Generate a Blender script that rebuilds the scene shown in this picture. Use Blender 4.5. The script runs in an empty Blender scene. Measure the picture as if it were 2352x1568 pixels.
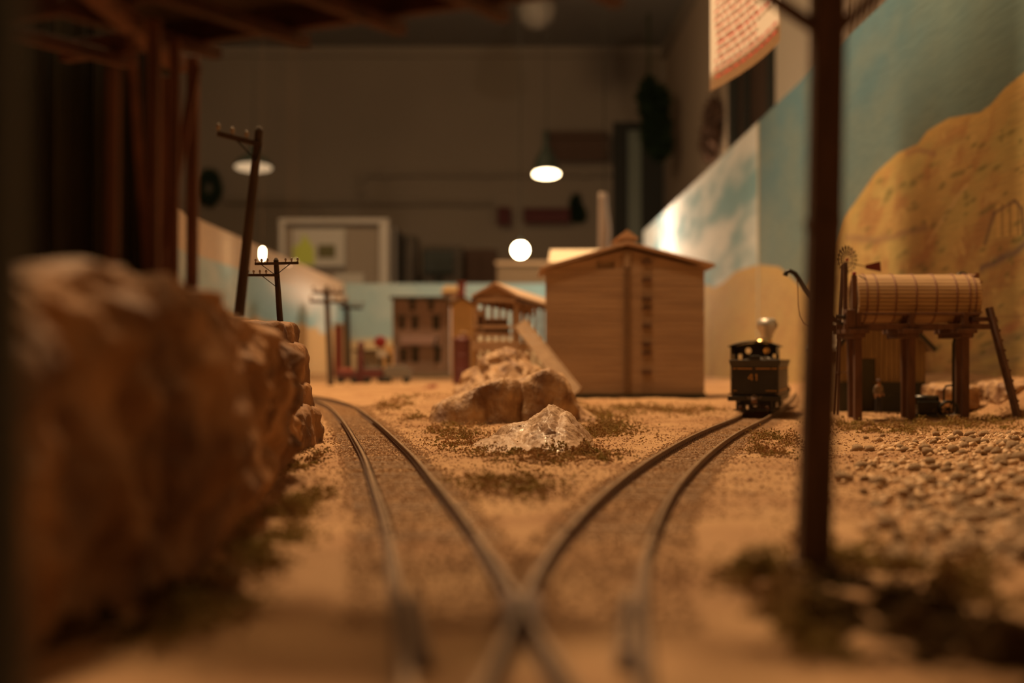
import bpy, math, random
import numpy as np
from mathutils import Vector, Matrix

# ------------------------------------------------------------------ camera, world, light
# Table-top model railway, built at 10 units = 1 m.
F = 50.0 / 36.0 * 2352.0            # focal length in pixels of the 2352 px wide frame
H = 0.34                            # eye height above the layout
S = bpy.context.scene
cam_d = bpy.data.cameras.new('camera')
cam = bpy.data.objects.new('camera', cam_d)
S.collection.objects.link(cam)
cam.location = (0, 0, H)
cam.rotation_euler = (math.pi / 2, 0, 0)
cam_d.lens = 50.0
cam_d.sensor_width = 36.0
cam_d.shift_y = 36.0 / 2352.0
cam_d.clip_start = 0.05
cam_d.clip_end = 400
cam_d.dof.use_dof = True
cam_d.dof.focus_distance = 5.6
cam_d.dof.aperture_fstop = 1.2
S.camera = cam

w = bpy.data.worlds.new('world')
S.world = w
w.use_nodes = True
w.node_tree.nodes['Background'].inputs[0].default_value = (0.9, 0.62, 0.42, 1)
w.node_tree.nodes['Background'].inputs[1].default_value = 0.02

WARM = (1.0, 0.61, 0.29)


def lamp(name, kind, loc, energy, size=0.3, aim=None, cone=90, blend=0.5, col=WARM):
    d = bpy.data.lights.new(name, kind)
    d.energy = energy
    d.color = col
    if kind in ('POINT', 'SPOT'):
        d.shadow_soft_size = size
    if kind == 'SPOT':
        d.spot_size = math.radians(cone)
        d.spot_blend = blend
    if kind == 'AREA':
        d.size = size
    o = bpy.data.objects.new(name, d)
    S.collection.objects.link(o)
    o.location = loc
    if aim is not None:
        o.rotation_euler = (Vector(aim) - Vector(loc)).to_track_quat('-Z', 'Y').to_euler()
    return o


lamp('layout_light', 'SPOT', (-1.6, 12.6, 12.6), 11000, 0.8, (0.3, 6.6, 0), 128, 0.4)
lamp('layout_light', 'SPOT', (-2.4, 7.0, 12.4), 2000, 0.8, (0.4, 6.5, 0), 100, 0.4)
lamp('layout_light', 'SPOT', (-1.5, 21.0, 12.4), 2900, 0.45, (-0.3, 24.0, 0), 80, 0.6)  # unseen, added to brighten the town
lamp('room_fill', 'AREA', (-6, 30, 12.5), 1250, 3.0, (0, 40, -3))

S.view_settings.view_transform = 'Standard'
S.view_settings.look = 'None'
S.view_settings.exposure = -0.22
S.view_settings.gamma = 1.0
S.view_settings.use_curve_mapping = False

RNG = np.random.default_rng(7)
random.seed(7)


def W(px, py, d):
    return Vector(((px - 1176) / F * d, d, H - (py - 820) / F * d))


# ------------------------------------------------------------------ noise
_perm = RNG.permutation(256)
_perm = np.concatenate([_perm, _perm, _perm])
_grad = RNG.normal(size=(256, 3))
_grad /= np.linalg.norm(_grad, axis=1)[:, None]


def perlin(x, y, z):
    x, y, z = np.broadcast_arrays(np.asarray(x, float), np.asarray(y, float), np.asarray(z, float))
    xi, yi, zi = np.floor(x).astype(int), np.floor(y).astype(int), np.floor(z).astype(int)
    fx, fy, fz = x - xi, y - yi, z - zi
    u, v, q = [t * t * t * (t * (t * 6 - 15) + 10) for t in (fx, fy, fz)]

    def g(a, b, c):
        h = _perm[_perm[_perm[(xi + a) & 255] + ((yi + b) & 255)] + ((zi + c) & 255)] & 255
        gr = _grad[h]
        return gr[..., 0] * (fx - a) + gr[..., 1] * (fy - b) + gr[..., 2] * (fz - c)
    l = lambda a, b, t: a + (b - a) * t
    return l(l(l(g(0, 0, 0), g(1, 0, 0), u), l(g(0, 1, 0), g(1, 1, 0), u), v),
             l(l(g(0, 0, 1), g(1, 0, 1), u), l(g(0, 1, 1), g(1, 1, 1), u), v), q)


def fbm(x, y, z, o=4, ridged=False):
    s, a, f = 0.0, 1.0, 1.0
    for i in range(o):
        n = perlin(x * f + 13.7 * i, y * f, z * f + 5.1 * i)
        s = s + a * ((0.35 - np.abs(n)) if ridged else n)
        a *= 0.5
        f *= 2.03
    return s


def sstep(a, b, x):
    t = np.clip((x - a) / (b - a), 0, 1)
    return t * t * (3 - 2 * t)


# ------------------------------------------------------------------ materials
def mat(name, col, rough=0.7, metal=0.0, col2=None, scale=8.0, detail=4.0, bump=0.0, bscale=None,
        stretch=(1, 1, 1), emit=None, estr=0.0, coat=0.0, spec=0.5, thr=(0.35, 0.65), vcol=None, alpha=None):
    m = bpy.data.materials.new(name)
    m.use_nodes = True
    nt = m.node_tree
    b = nt.nodes['Principled BSDF']
    b.inputs['Base Color'].default_value = (*col, 1)
    b.inputs['Roughness'].default_value = rough
    b.inputs['Metallic'].default_value = metal
    b.inputs['Coat Weight'].default_value = coat
    b.inputs['Coat Roughness'].default_value = 0.2
    b.inputs['Specular IOR Level'].default_value = spec
    tc = nt.nodes.new('ShaderNodeTexCoord')
    mp = nt.nodes.new('ShaderNodeMapping')
    mp.inputs['Scale'].default_value = stretch
    nt.links.new(tc.outputs['Object'], mp.inputs['Vector'])
    src = None
    if vcol:
        vc = nt.nodes.new('ShaderNodeVertexColor')
        vc.layer_name = vcol
        src = vc.outputs['Color']
        nt.links.new(src, b.inputs['Base Color'])
    if col2 is not None:
        n = nt.nodes.new('ShaderNodeTexNoise')
        n.inputs['Scale'].default_value = scale
        n.inputs['Detail'].default_value = detail
        nt.links.new(mp.outputs[0], n.inputs['Vector'])
        r = nt.nodes.new('ShaderNodeMapRange')
        r.inputs['From Min'].default_value, r.inputs['From Max'].default_value = thr
        nt.links.new(n.outputs['Fac'], r.inputs['Value'])
        mx = nt.nodes.new('ShaderNodeMix')
        mx.data_type = 'RGBA'
        mx.inputs['A'].default_value = (*col, 1)
        mx.inputs['B'].default_value = (*col2, 1)
        nt.links.new(r.outputs[0], mx.inputs['Factor'])
        if src is not None:
            mx.blend_type = 'MULTIPLY'
            nt.links.new(src, mx.inputs['A'])
        nt.links.new(mx.outputs['Result'], b.inputs['Base Color'])
    if bump:
        n2 = nt.nodes.new('ShaderNodeTexNoise')
        n2.inputs['Scale'].default_value = bscale or scale * 3
        n2.inputs['Detail'].default_value = 6
        nt.links.new(mp.outputs[0], n2.inputs['Vector'])
        bp = nt.nodes.new('ShaderNodeBump')
        bp.inputs['Strength'].default_value = 1.0
        bp.inputs['Distance'].default_value = bump
        nt.links.new(n2.outputs['Fac'], bp.inputs['Height'])
        nt.links.new(bp.outputs[0], b.inputs['Normal'])
    if emit is not None:
        b.inputs['Emission Color'].default_value = (*emit, 1)
        b.inputs['Emission Strength'].default_value = estr
    return m


M = {}
M['sand'] = mat('sand', (0.47, 0.295, 0.152), 0.85, col2=(0.31, 0.165, 0.078), scale=2.6, detail=9, bump=0.004, bscale=70, thr=(0.36, 0.70), spec=0.3)
M['grain'] = mat('sand_grain', (0.53, 0.34, 0.18), 0.6, col2=(0.30, 0.16, 0.09), scale=60, detail=2, thr=(0.45, 0.62))
M['ballast'] = mat('ballast', (0.50, 0.325, 0.18), 0.9, col2=(0.32, 0.195, 0.11), scale=50, detail=5, bump=0.004, bscale=90)
M['rockdark'] = mat('rock_plaster', (0.43, 0.23, 0.10), 0.72, col2=(0.10, 0.042, 0.018), scale=4, detail=8, bump=0.01, bscale=22, spec=0.35)
M['rockpale'] = mat('rock_pale', (0.52, 0.36, 0.235), 0.55, col2=(0.27, 0.16, 0.095), scale=11, detail=10, bump=0.006, bscale=45, coat=0.12)
M['rockmid'] = mat('rock_mid', (0.50, 0.32, 0.175), 0.62, col2=(0.20, 0.10, 0.05), scale=9, detail=10, bump=0.010, bscale=36, coat=0.0, thr=(0.40, 0.66))
M['pebble'] = mat('pebble', (0.68, 0.46, 0.26), 0.65, col2=(0.50, 0.32, 0.17), scale=12, bump=0.003, bscale=60)
M['foamolive'] = mat('foam_olive', (0.28, 0.215, 0.07), 0.95, col2=(0.30, 0.18, 0.08), scale=9, thr=(0.4, 0.6), spec=0.1)
M['foambrown'] = mat('foam_brown', (0.38, 0.23, 0.11), 0.95, col2=(0.26, 0.20, 0.065), scale=12, thr=(0.45, 0.6), spec=0.1)
M['foamshade'] = mat('foam_shade', (0.07, 0.05, 0.02), 0.95, col2=(0.13, 0.075, 0.03), scale=9, thr=(0.4, 0.6), spec=0.1)  # turf tone darkened to carry cast shadow
M['tiewood'] = mat('tie_wood', (0.22, 0.14, 0.085), 0.85, col2=(0.34, 0.23, 0.14), scale=9, stretch=(1, 8, 8))
M['railside'] = mat('rail_side', (0.10, 0.06, 0.045), 0.6, metal=0.3, col2=(0.16, 0.09, 0.06), scale=20)
M['railtop'] = mat('rail_top', (0.34, 0.225, 0.13), 0.40, metal=0.25, col2=(0.20, 0.13, 0.075), scale=14)
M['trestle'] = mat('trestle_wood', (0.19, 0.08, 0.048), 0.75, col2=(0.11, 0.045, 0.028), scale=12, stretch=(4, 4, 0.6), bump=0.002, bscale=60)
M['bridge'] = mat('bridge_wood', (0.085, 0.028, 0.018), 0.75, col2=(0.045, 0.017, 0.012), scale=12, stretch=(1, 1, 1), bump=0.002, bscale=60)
M['postwood'] = mat('post_wood', (0.13, 0.068, 0.042), 0.8, col2=(0.08, 0.04, 0.025), scale=12, stretch=(4, 4, 0.6), bump=0.002, bscale=60)
M['polewood'] = mat('pole_wood', (0.085, 0.055, 0.035), 0.8, col2=(0.05, 0.033, 0.022), scale=20, stretch=(4, 4, 0.5))
M['insul'] = mat('insulator', (0.30, 0.25, 0.2), 0.25, coat=0.6)
M['elev'] = mat('elevator_wood', (0.43, 0.30, 0.195), 0.8, col2=(0.34, 0.23, 0.15), scale=2.5, stretch=(0.6, 0.6, 6), bump=0.004, bscale=14)
M['elevtrim'] = mat('elevator_trim', (0.30, 0.22, 0.15), 0.8, col2=(0.38, 0.27, 0.18), scale=8)
M['elevroof'] = mat('elevator_roof', (0.50, 0.33, 0.21), 0.75, col2=(0.40, 0.26, 0.17), scale=5)
M['tanwood'] = mat('tan_wood', (0.50, 0.35, 0.23), 0.75, col2=(0.36, 0.24, 0.15), scale=9, stretch=(1, 1, 5), bump=0.002, bscale=40)
M['dark'] = mat('dark_paint', (0.02, 0.019, 0.016), 0.6, col2=(0.03, 0.026, 0.02), scale=10)
M['black'] = mat('loco_black', (0.012, 0.012, 0.011), 0.38, col2=(0.022, 0.02, 0.017), scale=12, coat=0.15)
M['gold'] = mat('gold_paint', (0.55, 0.30, 0.09), 0.5)
M['brass'] = mat('brass', (0.85, 0.58, 0.25), 0.22, metal=1.0)
M['silver'] = mat('silver', (0.55, 0.53, 0.50), 0.42, metal=0.75)
M['coal'] = mat('coal', (0.05, 0.042, 0.036), 0.5, col2=(0.09, 0.07, 0.055), scale=30)
M['stave'] = mat('tank_stave', (0.55, 0.38, 0.22), 0.65, col2=(0.42, 0.27, 0.15), scale=8, stretch=(0.5, 6, 6))
M['tankcore'] = mat('tank_core', (0.10, 0.06, 0.035), 0.8)
M['tanwooddark'] = mat('chute_wood', (0.30, 0.20, 0.12), 0.8, col2=(0.22, 0.14, 0.08), scale=9, stretch=(1, 1, 5))
M['hoop'] = mat('tank_hoop', (0.22, 0.10, 0.07), 0.6)
M['tankframe'] = mat('tank_frame', (0.13, 0.062, 0.038), 0.75, col2=(0.08, 0.036, 0.023), scale=12, stretch=(2, 2, 0.6), bump=0.002, bscale=50)
M['shed'] = mat('shed_board', (0.33, 0.23, 0.12), 0.8, col2=(0.24, 0.16, 0.085), scale=9, stretch=(5, 5, 0.5))
M['shedroof'] = mat('shed_roof', (0.45, 0.37, 0.28), 0.6, col2=(0.30, 0.24, 0.18), scale=12)
M['skirt'] = mat('shed_skirting', (0.045, 0.042, 0.028), 0.85)
M['doorgreen'] = mat('shed_door', (0.06, 0.055, 0.035), 0.8)
M['iron'] = mat('iron', (0.03, 0.028, 0.025), 0.45, metal=0.4)
M['red'] = mat('red_paint', (0.26, 0.02, 0.02), 0.5)
M['wheelmetal'] = mat('windmill_metal', (0.07, 0.045, 0.035), 0.5, metal=0.3)
M['skin'] = mat('skin', (0.45, 0.26, 0.17), 0.6)
M['shirt'] = mat('shirt', (0.22, 0.17, 0.13), 0.8)
M['trouser'] = mat('trousers', (0.035, 0.035, 0.05), 0.85)
M['store'] = mat('store_wall', (0.50, 0.35, 0.29), 0.8, col2=(0.40, 0.28, 0.23), scale=4)
M['storepink'] = mat('store_sign', (0.62, 0.45, 0.45), 0.7)
M['storetrim'] = mat('store_trim', (0.09, 0.10, 0.10), 0.7)
M['glassdark'] = mat('window_glass', (0.035, 0.05, 0.045), 0.25)
M['lit'] = mat('ochre_wall', (0.72, 0.48, 0.22), 0.8, col2=(0.6, 0.4, 0.18), scale=4)
M['brick'] = mat('chimney_brick', (0.34, 0.085, 0.055), 0.8, col2=(0.25, 0.07, 0.05), scale=20)
M['maroon'] = mat('maroon_paint', (0.09, 0.022, 0.022), 0.5)
M['walk'] = mat('sidewalk', (0.36, 0.32, 0.24), 0.85)
M['back'] = mat('back_wall', (0.36, 0.31, 0.255), 0.9, col2=(0.31, 0.265, 0.22), scale=0.15, detail=2)
M['beige'] = mat('beige_wall', (0.52, 0.42, 0.33), 0.9, col2=(0.46, 0.37, 0.29), scale=0.2)
M['ceil'] = mat('ceiling_paint', (0.30, 0.29, 0.27), 0.9)
M['floor'] = mat('floor_vinyl', (0.10, 0.09, 0.08), 0.6, col2=(0.13, 0.11, 0.1), scale=0.4)
M['blackframe'] = mat('black_frame', (0.012, 0.014, 0.011), 0.6)
M['nightglass'] = mat('night_glass', (0.05, 0.028, 0.02), 0.3)
M['grayglass'] = mat('grey_glass', (0.22, 0.27, 0.24), 0.4)
M['case'] = mat('case_frame', (0.55, 0.52, 0.48), 0.6)
M['caseback'] = mat('case_back', (0.32, 0.27, 0.22), 0.85)
M['paper'] = mat('paper', (0.86, 0.84, 0.82), 0.8)
M['papergrey'] = mat('paper_grey', (0.52, 0.50, 0.46), 0.8)
M['yellow'] = mat('yellow_print', (0.50, 0.58, 0.10), 0.7)
M['redink'] = mat('red_ink', (0.60, 0.10, 0.09), 0.8)
M['redinkpale'] = mat('pale_red_ink', (0.62, 0.28, 0.26), 0.8)
M['photo'] = mat('dark_print', (0.12, 0.11, 0.04), 0.7)
M['garland'] = mat('garland', (0.012, 0.028, 0.012), 0.7, col2=(0.02, 0.045, 0.018), scale=3)
M['bow'] = mat('dark_red_board', (0.12, 0.025, 0.028), 0.7)
M['shade'] = mat('lamp_shade', (0.02, 0.03, 0.024), 0.5)
M['bulbdim'] = mat('lamp_glow_dim', (0.15, 0.13, 0.1), 0.5, emit=(1.0, 0.66, 0.36), estr=0.72)
M['bulb'] = mat('lamp_glow', (1, 0.9, 0.7), 0.5, emit=(1.0, 0.74, 0.42), estr=14)
M['bulbhot'] = mat('bulb_glow', (1, 0.9, 0.7), 0.5, emit=(1.0, 0.72, 0.40), estr=60)
M['curtain'] = mat('dark_cloth', (0.030, 0.026, 0.014), 0.95, col2=(0.02, 0.019, 0.011), scale=2)
M['cabinet'] = mat('dark_cabinet', (0.13, 0.11, 0.09), 0.7)
M['gallery'] = mat('board_brown', (0.12, 0.07, 0.05), 0.8)
M['plywood'] = mat('tan_partition', (0.50, 0.36, 0.24), 0.8)
M['painting'] = mat('backdrop_paint', (1, 1, 1), 0.8, vcol='paint', col2=(0.86, 0.88, 0.9), scale=9, stretch=(1, 0.35, 5), detail=5, bump=0.004, bscale=8, spec=0.12)
M['plank'] = mat('bridge_plank', (0.05, 0.03, 0.018), 0.85)
M['rope'] = mat('rope', (0.14, 0.06, 0.035), 0.9)


# ------------------------------------------------------------------ mesh builder
class MB:
    def __init__(s):
        s.v, s.f, s.mi, s.sm = [], [], [], []

    def add(s, vs, fs, mi=0, sm=False):
        b = len(s.v)
        s.v += [tuple(v) for v in vs]
        s.f += [tuple(i + b for i in f) for f in fs]
        s.mi += [mi] * len(fs)
        s.sm += [sm] * len(fs)
        return s

    def box(s, c, d, rot=None, mi=0, taper=1.0):
        hx, hy, hz = d[0] / 2, d[1] / 2, d[2] / 2
        vs = []
        for z in (-1, 1):
            t = taper if z > 0 else 1.0
            for x, y in ((-1, -1), (1, -1), (1, 1), (-1, 1)):
                vs.append(Vector((x * hx * t, y * hy * t, z * hz)))
        if rot is not None:
            vs = [rot @ v for v in vs]
        c = Vector(c)
        return s.add([v + c for v in vs], [(0, 3, 2, 1), (4, 5, 6, 7), (0, 1, 5, 4), (1, 2, 6, 5), (2, 3, 7, 6), (3, 0, 4, 7)], mi)

    def beam(s, a, b, wd, ht=None, mi=0, up=(0, 0, 1)):
        a, b = Vector(a), Vector(b)
        ht = ht or wd
        d = b - a
        L = d.length
        z = d.normalized()
        u = Vector(up)
        if abs(z.dot(u)) > 0.95:
            u = Vector((0, 1, 0))
        x = u.cross(z).normalized()
        y = z.cross(x)
        R = Matrix((x, y, z)).transposed()
        return s.box((a + b) / 2, (wd, ht, L), R, mi)

    def tube(s, pts, r, n=10, mi=0, caps=True):
        pts = [Vector(p) for p in pts]
        rs = r if isinstance(r, (list, tuple)) else [r] * len(pts)
        b0, fs, vs = 0, [], []
        prev = None
        for i, p in enumerate(pts):
            t = (pts[min(i + 1, len(pts) - 1)] - pts[max(i - 1, 0)]).normalized()
            if prev is None:
                u = Vector((0, 0, 1)) if abs(t.z) < 0.9 else Vector((0, 1, 0))
                x = u.cross(t).normalized()
            else:
                x = (prev - t * prev.dot(t)).normalized()
            prev = x
            y = t.cross(x)
            for k in range(n):
                a = 2 * math.pi * k / n
                vs.append(p + (x * math.cos(a) + y * math.sin(a)) * rs[i])
        for i in range(len(pts) - 1):
            for k in range(n):
                k2 = (k + 1) % n
                fs.append((i * n + k, i * n + k2, (i + 1) * n + k2, (i + 1) * n + k))
        s.add(vs, fs, mi, True)
        if caps:
            s.add(vs[:n], [tuple(range(n - 1, -1, -1))], mi)
            s.add(vs[-n:], [tuple(range(n))], mi)
        return s

    def lathe(s, prof, c=(0, 0, 0), n=24, mi=0, rot=None):
        c = Vector(c)
        vs, fs = [], []
        for r, z in prof:
            for k in range(n):
                a = 2 * math.pi * k / n
                v = Vector((r * math.cos(a), r * math.sin(a), z))
                vs.append((rot @ v if rot is not None else v) + c)
        for i in range(len(prof) - 1):
            for k in range(n):
                k2 = (k + 1) % n
                fs.append((i * n + k, i * n + k2, (i + 1) * n + k2, (i + 1) * n + k))
        s.add(vs, fs, mi, True)
        if prof[0][0] > 1e-6:
            s.add(vs[:n], [tuple(range(n - 1, -1, -1))], mi)
        if prof[-1][0] > 1e-6:
            s.add(vs[-n:], [tuple(range(n))], mi)
        return s

    def plate(s, outline, holes, th, O, X, Y, mi=0):
        """A flat plate with real holes; outline and holes are 2-D point lists; O origin, X, Y axes."""
        from mathutils.geometry import delaunay_2d_cdt
        X, Y, O = Vector(X), Vector(Y), Vector(O)
        N = X.cross(Y).normalized() * th
        co, ed = [], []
        for loop in [outline] + holes:
            b = len(co)
            co += [Vector(p) for p in loop]
            ed += [(b + i, b + (i + 1) % len(loop)) for i in range(len(loop))]
        r = delaunay_2d_cdt(co, ed, [], 1, 1e-6)

        def inside(p, loop):
            c = False
            for i in range(len(loop)):
                a, b = loop[i], loop[i - 1]
                if (a[1] > p[1]) != (b[1] > p[1]) and p[0] < (b[0] - a[0]) * (p[1] - a[1]) / (b[1] - a[1]) + a[0]:
                    c = not c
            return c
        V2, F2 = r[0], []
        for f in r[2]:
            m = (sum(V2[i][0] for i in f) / len(f), sum(V2[i][1] for i in f) / len(f))
            if inside(m, outline) and not any(inside(m, h) for h in holes):
                F2.append(f)
        fr = [O + X * p[0] + Y * p[1] for p in V2]
        bk = [p - N for p in fr]
        s.add(fr, F2, mi)
        s.add(bk, [tuple(reversed(f)) for f in F2], mi)
        for k, loop in enumerate([outline] + holes):
            a = [O + X * p[0] + Y * p[1] for p in loop]
            b = [p - N for p in a]
            n = len(loop)
            s.add(a + b, [(i, n + i, n + (i + 1) % n, (i + 1) % n) for i in range(n)], mi)
        return s

    def build(s, name, m, parent=None, bevel=0.0, world=False, kind=None):
        me = bpy.data.meshes.new(name)
        vs = s.v
        if world and parent is not None:
            inv = parent_matrix(parent).inverted()
            vs = [inv @ Vector(v) for v in vs]
        me.from_pydata([tuple(v) for v in vs], [], s.f)
        for x in (m if isinstance(m, (list, tuple)) else [m]):
            me.materials.append(M[x] if isinstance(x, str) else x)
        me.polygons.foreach_set('material_index', s.mi)
        me.polygons.foreach_set('use_smooth', s.sm)
        me.update()
        o = bpy.data.objects.new(name, me)
        S.collection.objects.link(o)
        if parent is not None:
            o.parent = parent
        if bevel:
            bv = o.modifiers.new('bevel', 'BEVEL')
            bv.width = bevel
            bv.segments = 2
            bv.limit_method = 'ANGLE'
        if kind:
            o['kind'] = kind
        return o


def parent_matrix(o):
    m = Matrix.LocRotScale(o.location, o.rotation_euler, o.scale)
    return parent_matrix(o.parent) @ m if o.parent else m


def tag(o, label=None, cat=None, group=None, kind=None):
    if label:
        o['label'] = label
    if cat:
        o['category'] = cat
    if group:
        o['group'] = group
    if kind:
        o['kind'] = kind
    return o


def thing(name, label, cat, loc=(0, 0, 0), rz=0.0, group=None):
    o = bpy.data.objects.new(name, None)
    S.collection.objects.link(o)
    o.location = loc
    o.rotation_euler = (0, 0, rz)
    o.empty_display_size = 0.05
    return tag(o, label, cat, group)


def np_mesh(name, V, Fc, m, parent=None, smooth=True, col=None, kind=None, base=None):
    """V (n,3) float, Fc (m,3|4) int arrays."""
    if base is not None:
        V = V - np.array(base)
    me = bpy.data.meshes.new(name)
    k = Fc.shape[1]
    me.vertices.add(len(V))
    me.vertices.foreach_set('co', V.astype(np.float32).ravel())
    me.loops.add(Fc.size)
    me.loops.foreach_set('vertex_index', Fc.astype(np.int32).ravel())
    me.polygons.add(len(Fc))
    me.polygons.foreach_set('loop_start', np.arange(0, Fc.size, k, dtype=np.int32))
    me.polygons.foreach_set('loop_total', np.full(len(Fc), k, dtype=np.int32))
    me.polygons.foreach_set('use_smooth', np.full(len(Fc), smooth))
    me.update(calc_edges=True)
    if col is not None:
        ca = me.color_attributes.new('paint', 'FLOAT_COLOR', 'POINT')
        ca.data.foreach_set('color', np.concatenate([col, np.ones((len(V), 1))], 1).astype(np.float32).ravel())
    me.materials.append(M[m])
    o = bpy.data.objects.new(name, me)
    S.collection.objects.link(o)
    if base is not None:
        o.location = base
    if parent is not None:
        o.parent = parent
    if kind:
        o['kind'] = kind
    return o


def grid_faces(nu, nv):
    i = np.arange(nu - 1)[:, None] * nv + np.arange(nv - 1)[None, :]
    return np.stack([i, i + nv, i + nv + 1, i + 1], -1).reshape(-1, 4)


# unit crumb shapes for grains, foam and stones
_octV = np.array([(1, 0, 0), (-1, 0, 0), (0, 1, 0), (0, -1, 0), (0, 0, 1), (0, 0, -1)], float)
_octF = np.array([(0, 2, 4), (2, 1, 4), (1, 3, 4), (3, 0, 4), (2, 0, 5), (1, 2, 5), (3, 1, 5), (0, 3, 5)])


def crumbs(P, R, jitter=0.35, squash=0.8):
    n = len(P)
    V = _octV[None] * (1 + RNG.uniform(-jitter, jitter, (n, 6, 3)))
    a = RNG.uniform(0, 2 * np.pi, n)
    c, s_ = np.cos(a), np.sin(a)
    b = RNG.uniform(0, 1.2, n)
    cb, sb = np.cos(b), np.sin(b)
    x = V[..., 0] * c[:, None] - V[..., 1] * s_[:, None]
    y = V[..., 0] * s_[:, None] + V[..., 1] * c[:, None]
    z = V[..., 2]
    y, z = y * cb[:, None] - z * sb[:, None], y * sb[:, None] + z * cb[:, None]
    V = np.stack([x, y, z * squash], -1) * R[:, None, None] + P[:, None, :]
    Fc = _octF[None] + (np.arange(n) * 6)[:, None, None]
    return V.reshape(-1, 3), Fc.reshape(-1, 3)


# ------------------------------------------------------------------ tracks (pixel fits, rail tops at z 0.024)
RZ = 0.024


def gpt(px, py, z=RZ):
    d = (H - z) * F / (py - 820)
    return ((px - 1176) / F * d, d)


LT = [gpt(*p) for p in ((940, 1568), (926, 1460), (915, 1370), (905, 1270), (887, 1180), (862, 1110), (838, 1040), (802, 980), (762, 935), (722, 905))]
LR = [gpt(*p) for p in ((1312, 1568), (1245, 1455), (1192, 1370), (1125, 1270), (1072, 1190), (1000, 1110), (955, 1050), (900, 1000), (845, 952), (790, 918))]
RL = [gpt(*p) for p in ((1122, 1568), (1160, 1460), (1198, 1370), (1240, 1280), (1270, 1235), (1340, 1160), (1400, 1105), (1480, 1050), (1560, 1005), (1640, 972))]
RR = [gpt(*p) for p in ((1475, 1568), (1475, 1400), (1485, 1300), (1505, 1220), (1540, 1150), (1590, 1085), (1650, 1030), (1700, 992))]
GA = 0.158


def centre_fit(left, right, end, tail):
    ys, xs = [], []
    for pts, sgn in ((left, 1), (right, -1)):
        for k, (x, y) in enumerate(pts):
            a, b = pts[max(k - 1, 0)], pts[min(k + 1, len(pts) - 1)]
            sl = (b[0] - a[0]) / (b[1] - a[1])
            n = math.sqrt(1 + sl * sl)
            xs.append(x + sgn * GA / 2 / n)
            ys.append(y - sgn * GA / 2 * sl / n)
    for x, y in tail:
        xs.append(x)
        ys.append(y)
    ys, xs = np.array(ys), np.array(xs)
    u = np.log(ys)
    uu = np.linspace(math.log(0.9), math.log(end), 260)
    xx = []
    for q in uu:                       # local linear regression along the track
        wt_ = np.exp(-((u - q) / 0.13) ** 2 / 2) + 1e-4 * np.exp(-((u - q) / 0.6) ** 2)
        A = np.stack([np.ones_like(u), ys - math.exp(q)], 1)
        G_ = A.T @ (A * wt_[:, None])
        xx.append(np.linalg.solve(G_, A.T @ (wt_ * xs))[0])
    xx = np.array(xx)
    k_ = np.exp(-np.linspace(-2, 2, 17) ** 2)
    k_ /= k_.sum()
    xx = np.convolve(np.pad(xx, 8, 'reflect', reflect_type='odd'), k_, 'valid')
    return np.stack([xx, np.exp(uu)], 1)


CL = centre_fit(LT, LR, 14.5, [(0.028, 0.9), (0.012, 1.1), (-2.7, 13.5), (-3.2, 15.0)])
CR = centre_fit(RL, RR, 13.0, [(0.0, 0.9), (0.02, 1.1), gpt(1736, 957), (1.86, 10.0), (2.3, 12.0)])


def resample(C, step):
    d = np.r_[0, np.cumsum(np.linalg.norm(np.diff(C, axis=0), axis=1))]
    t = np.arange(0, d[-1], step)
    P = np.stack([np.interp(t, d, C[:, 0]), np.interp(t, d, C[:, 1])], 1)
    T = np.gradient(P, axis=0)
    T /= np.linalg.norm(T, axis=1)[:, None]
    return P, T


PL, TL = resample(CL, 0.03)
PR, TR = resample(CR, 0.03)


def track_dist(x, y):
    """distance to the nearer track centre line (x as a function of y)"""
    a = np.abs(x - np.interp(y, PL[:, 1], PL[:, 0])) * 0.93
    b = np.abs(x - np.interp(y, PR[:, 1], PR[:, 0])) * 0.93
    return np.minimum(a, b)


# ------------------------------------------------------------------ terrain
def ground_base(x, y):
    z = 0.22 * sstep(2.55, 3.15, x) * sstep(6.0, 8.0, y) * (1 - 0.9 * sstep(11, 17, y))
    z = z + 0.09 * np.exp(-(((x + 0.52) / 0.36) ** 2 + ((y - 9.4) / 0.7) ** 2))
    z = z + 0.05 * sstep(1.25, 1.9, x) * (1 - sstep(5.0, 6.5, y)) * sstep(1.0, 2.5, y)
    return z


def ground_z(x, y):
    td = track_dist(x, y)
    off = sstep(0.10, 0.26, td)
    n = 0.020 * fbm(x * 2.2, y * 2.2, 0.3, 3) + 0.011 * fbm(x * 9, y * 9, 4.1, 4)
    fine = 0.0045 * fbm(x * 38, y * 38, 2.2, 2)
    return ground_base(x, y) + n * off - 0.003 + fine * (0.5 + 0.5 * off)


yr = np.exp(np.linspace(math.log(0.35), math.log(34.0), 820))
ur = np.linspace(0, 1, 560)
tt = np.linspace(-1, 1, 560)
V = []
YY, UU = np.meshgrid(yr, tt, indexing='ij')
lim_l = np.minimum(4.0, 0.62 * YY + 0.5)
lim_r = np.minimum(3.2, 0.50 * YY + 0.6)
XX = np.where(UU < 0, UU * lim_l, UU * lim_r)
# the outermost columns run to the board edge
XX[:, 0] = -4.0
XX[:, -1] = 3.2
ZZ = ground_z(XX, YY)
V = np.stack([XX, YY, ZZ], -1).reshape(-1, 3)
terrain = np_mesh('ground', V, grid_faces(820, 560)[:, ::-1], 'sand')
tag(terrain, 'sandy desert scenery base of the model railway layout', None, None, 'structure')


def put_pts(xy):
    return np.stack([xy[:, 0], xy[:, 1], ground_z(xy[:, 0], xy[:, 1])], 1)


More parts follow.
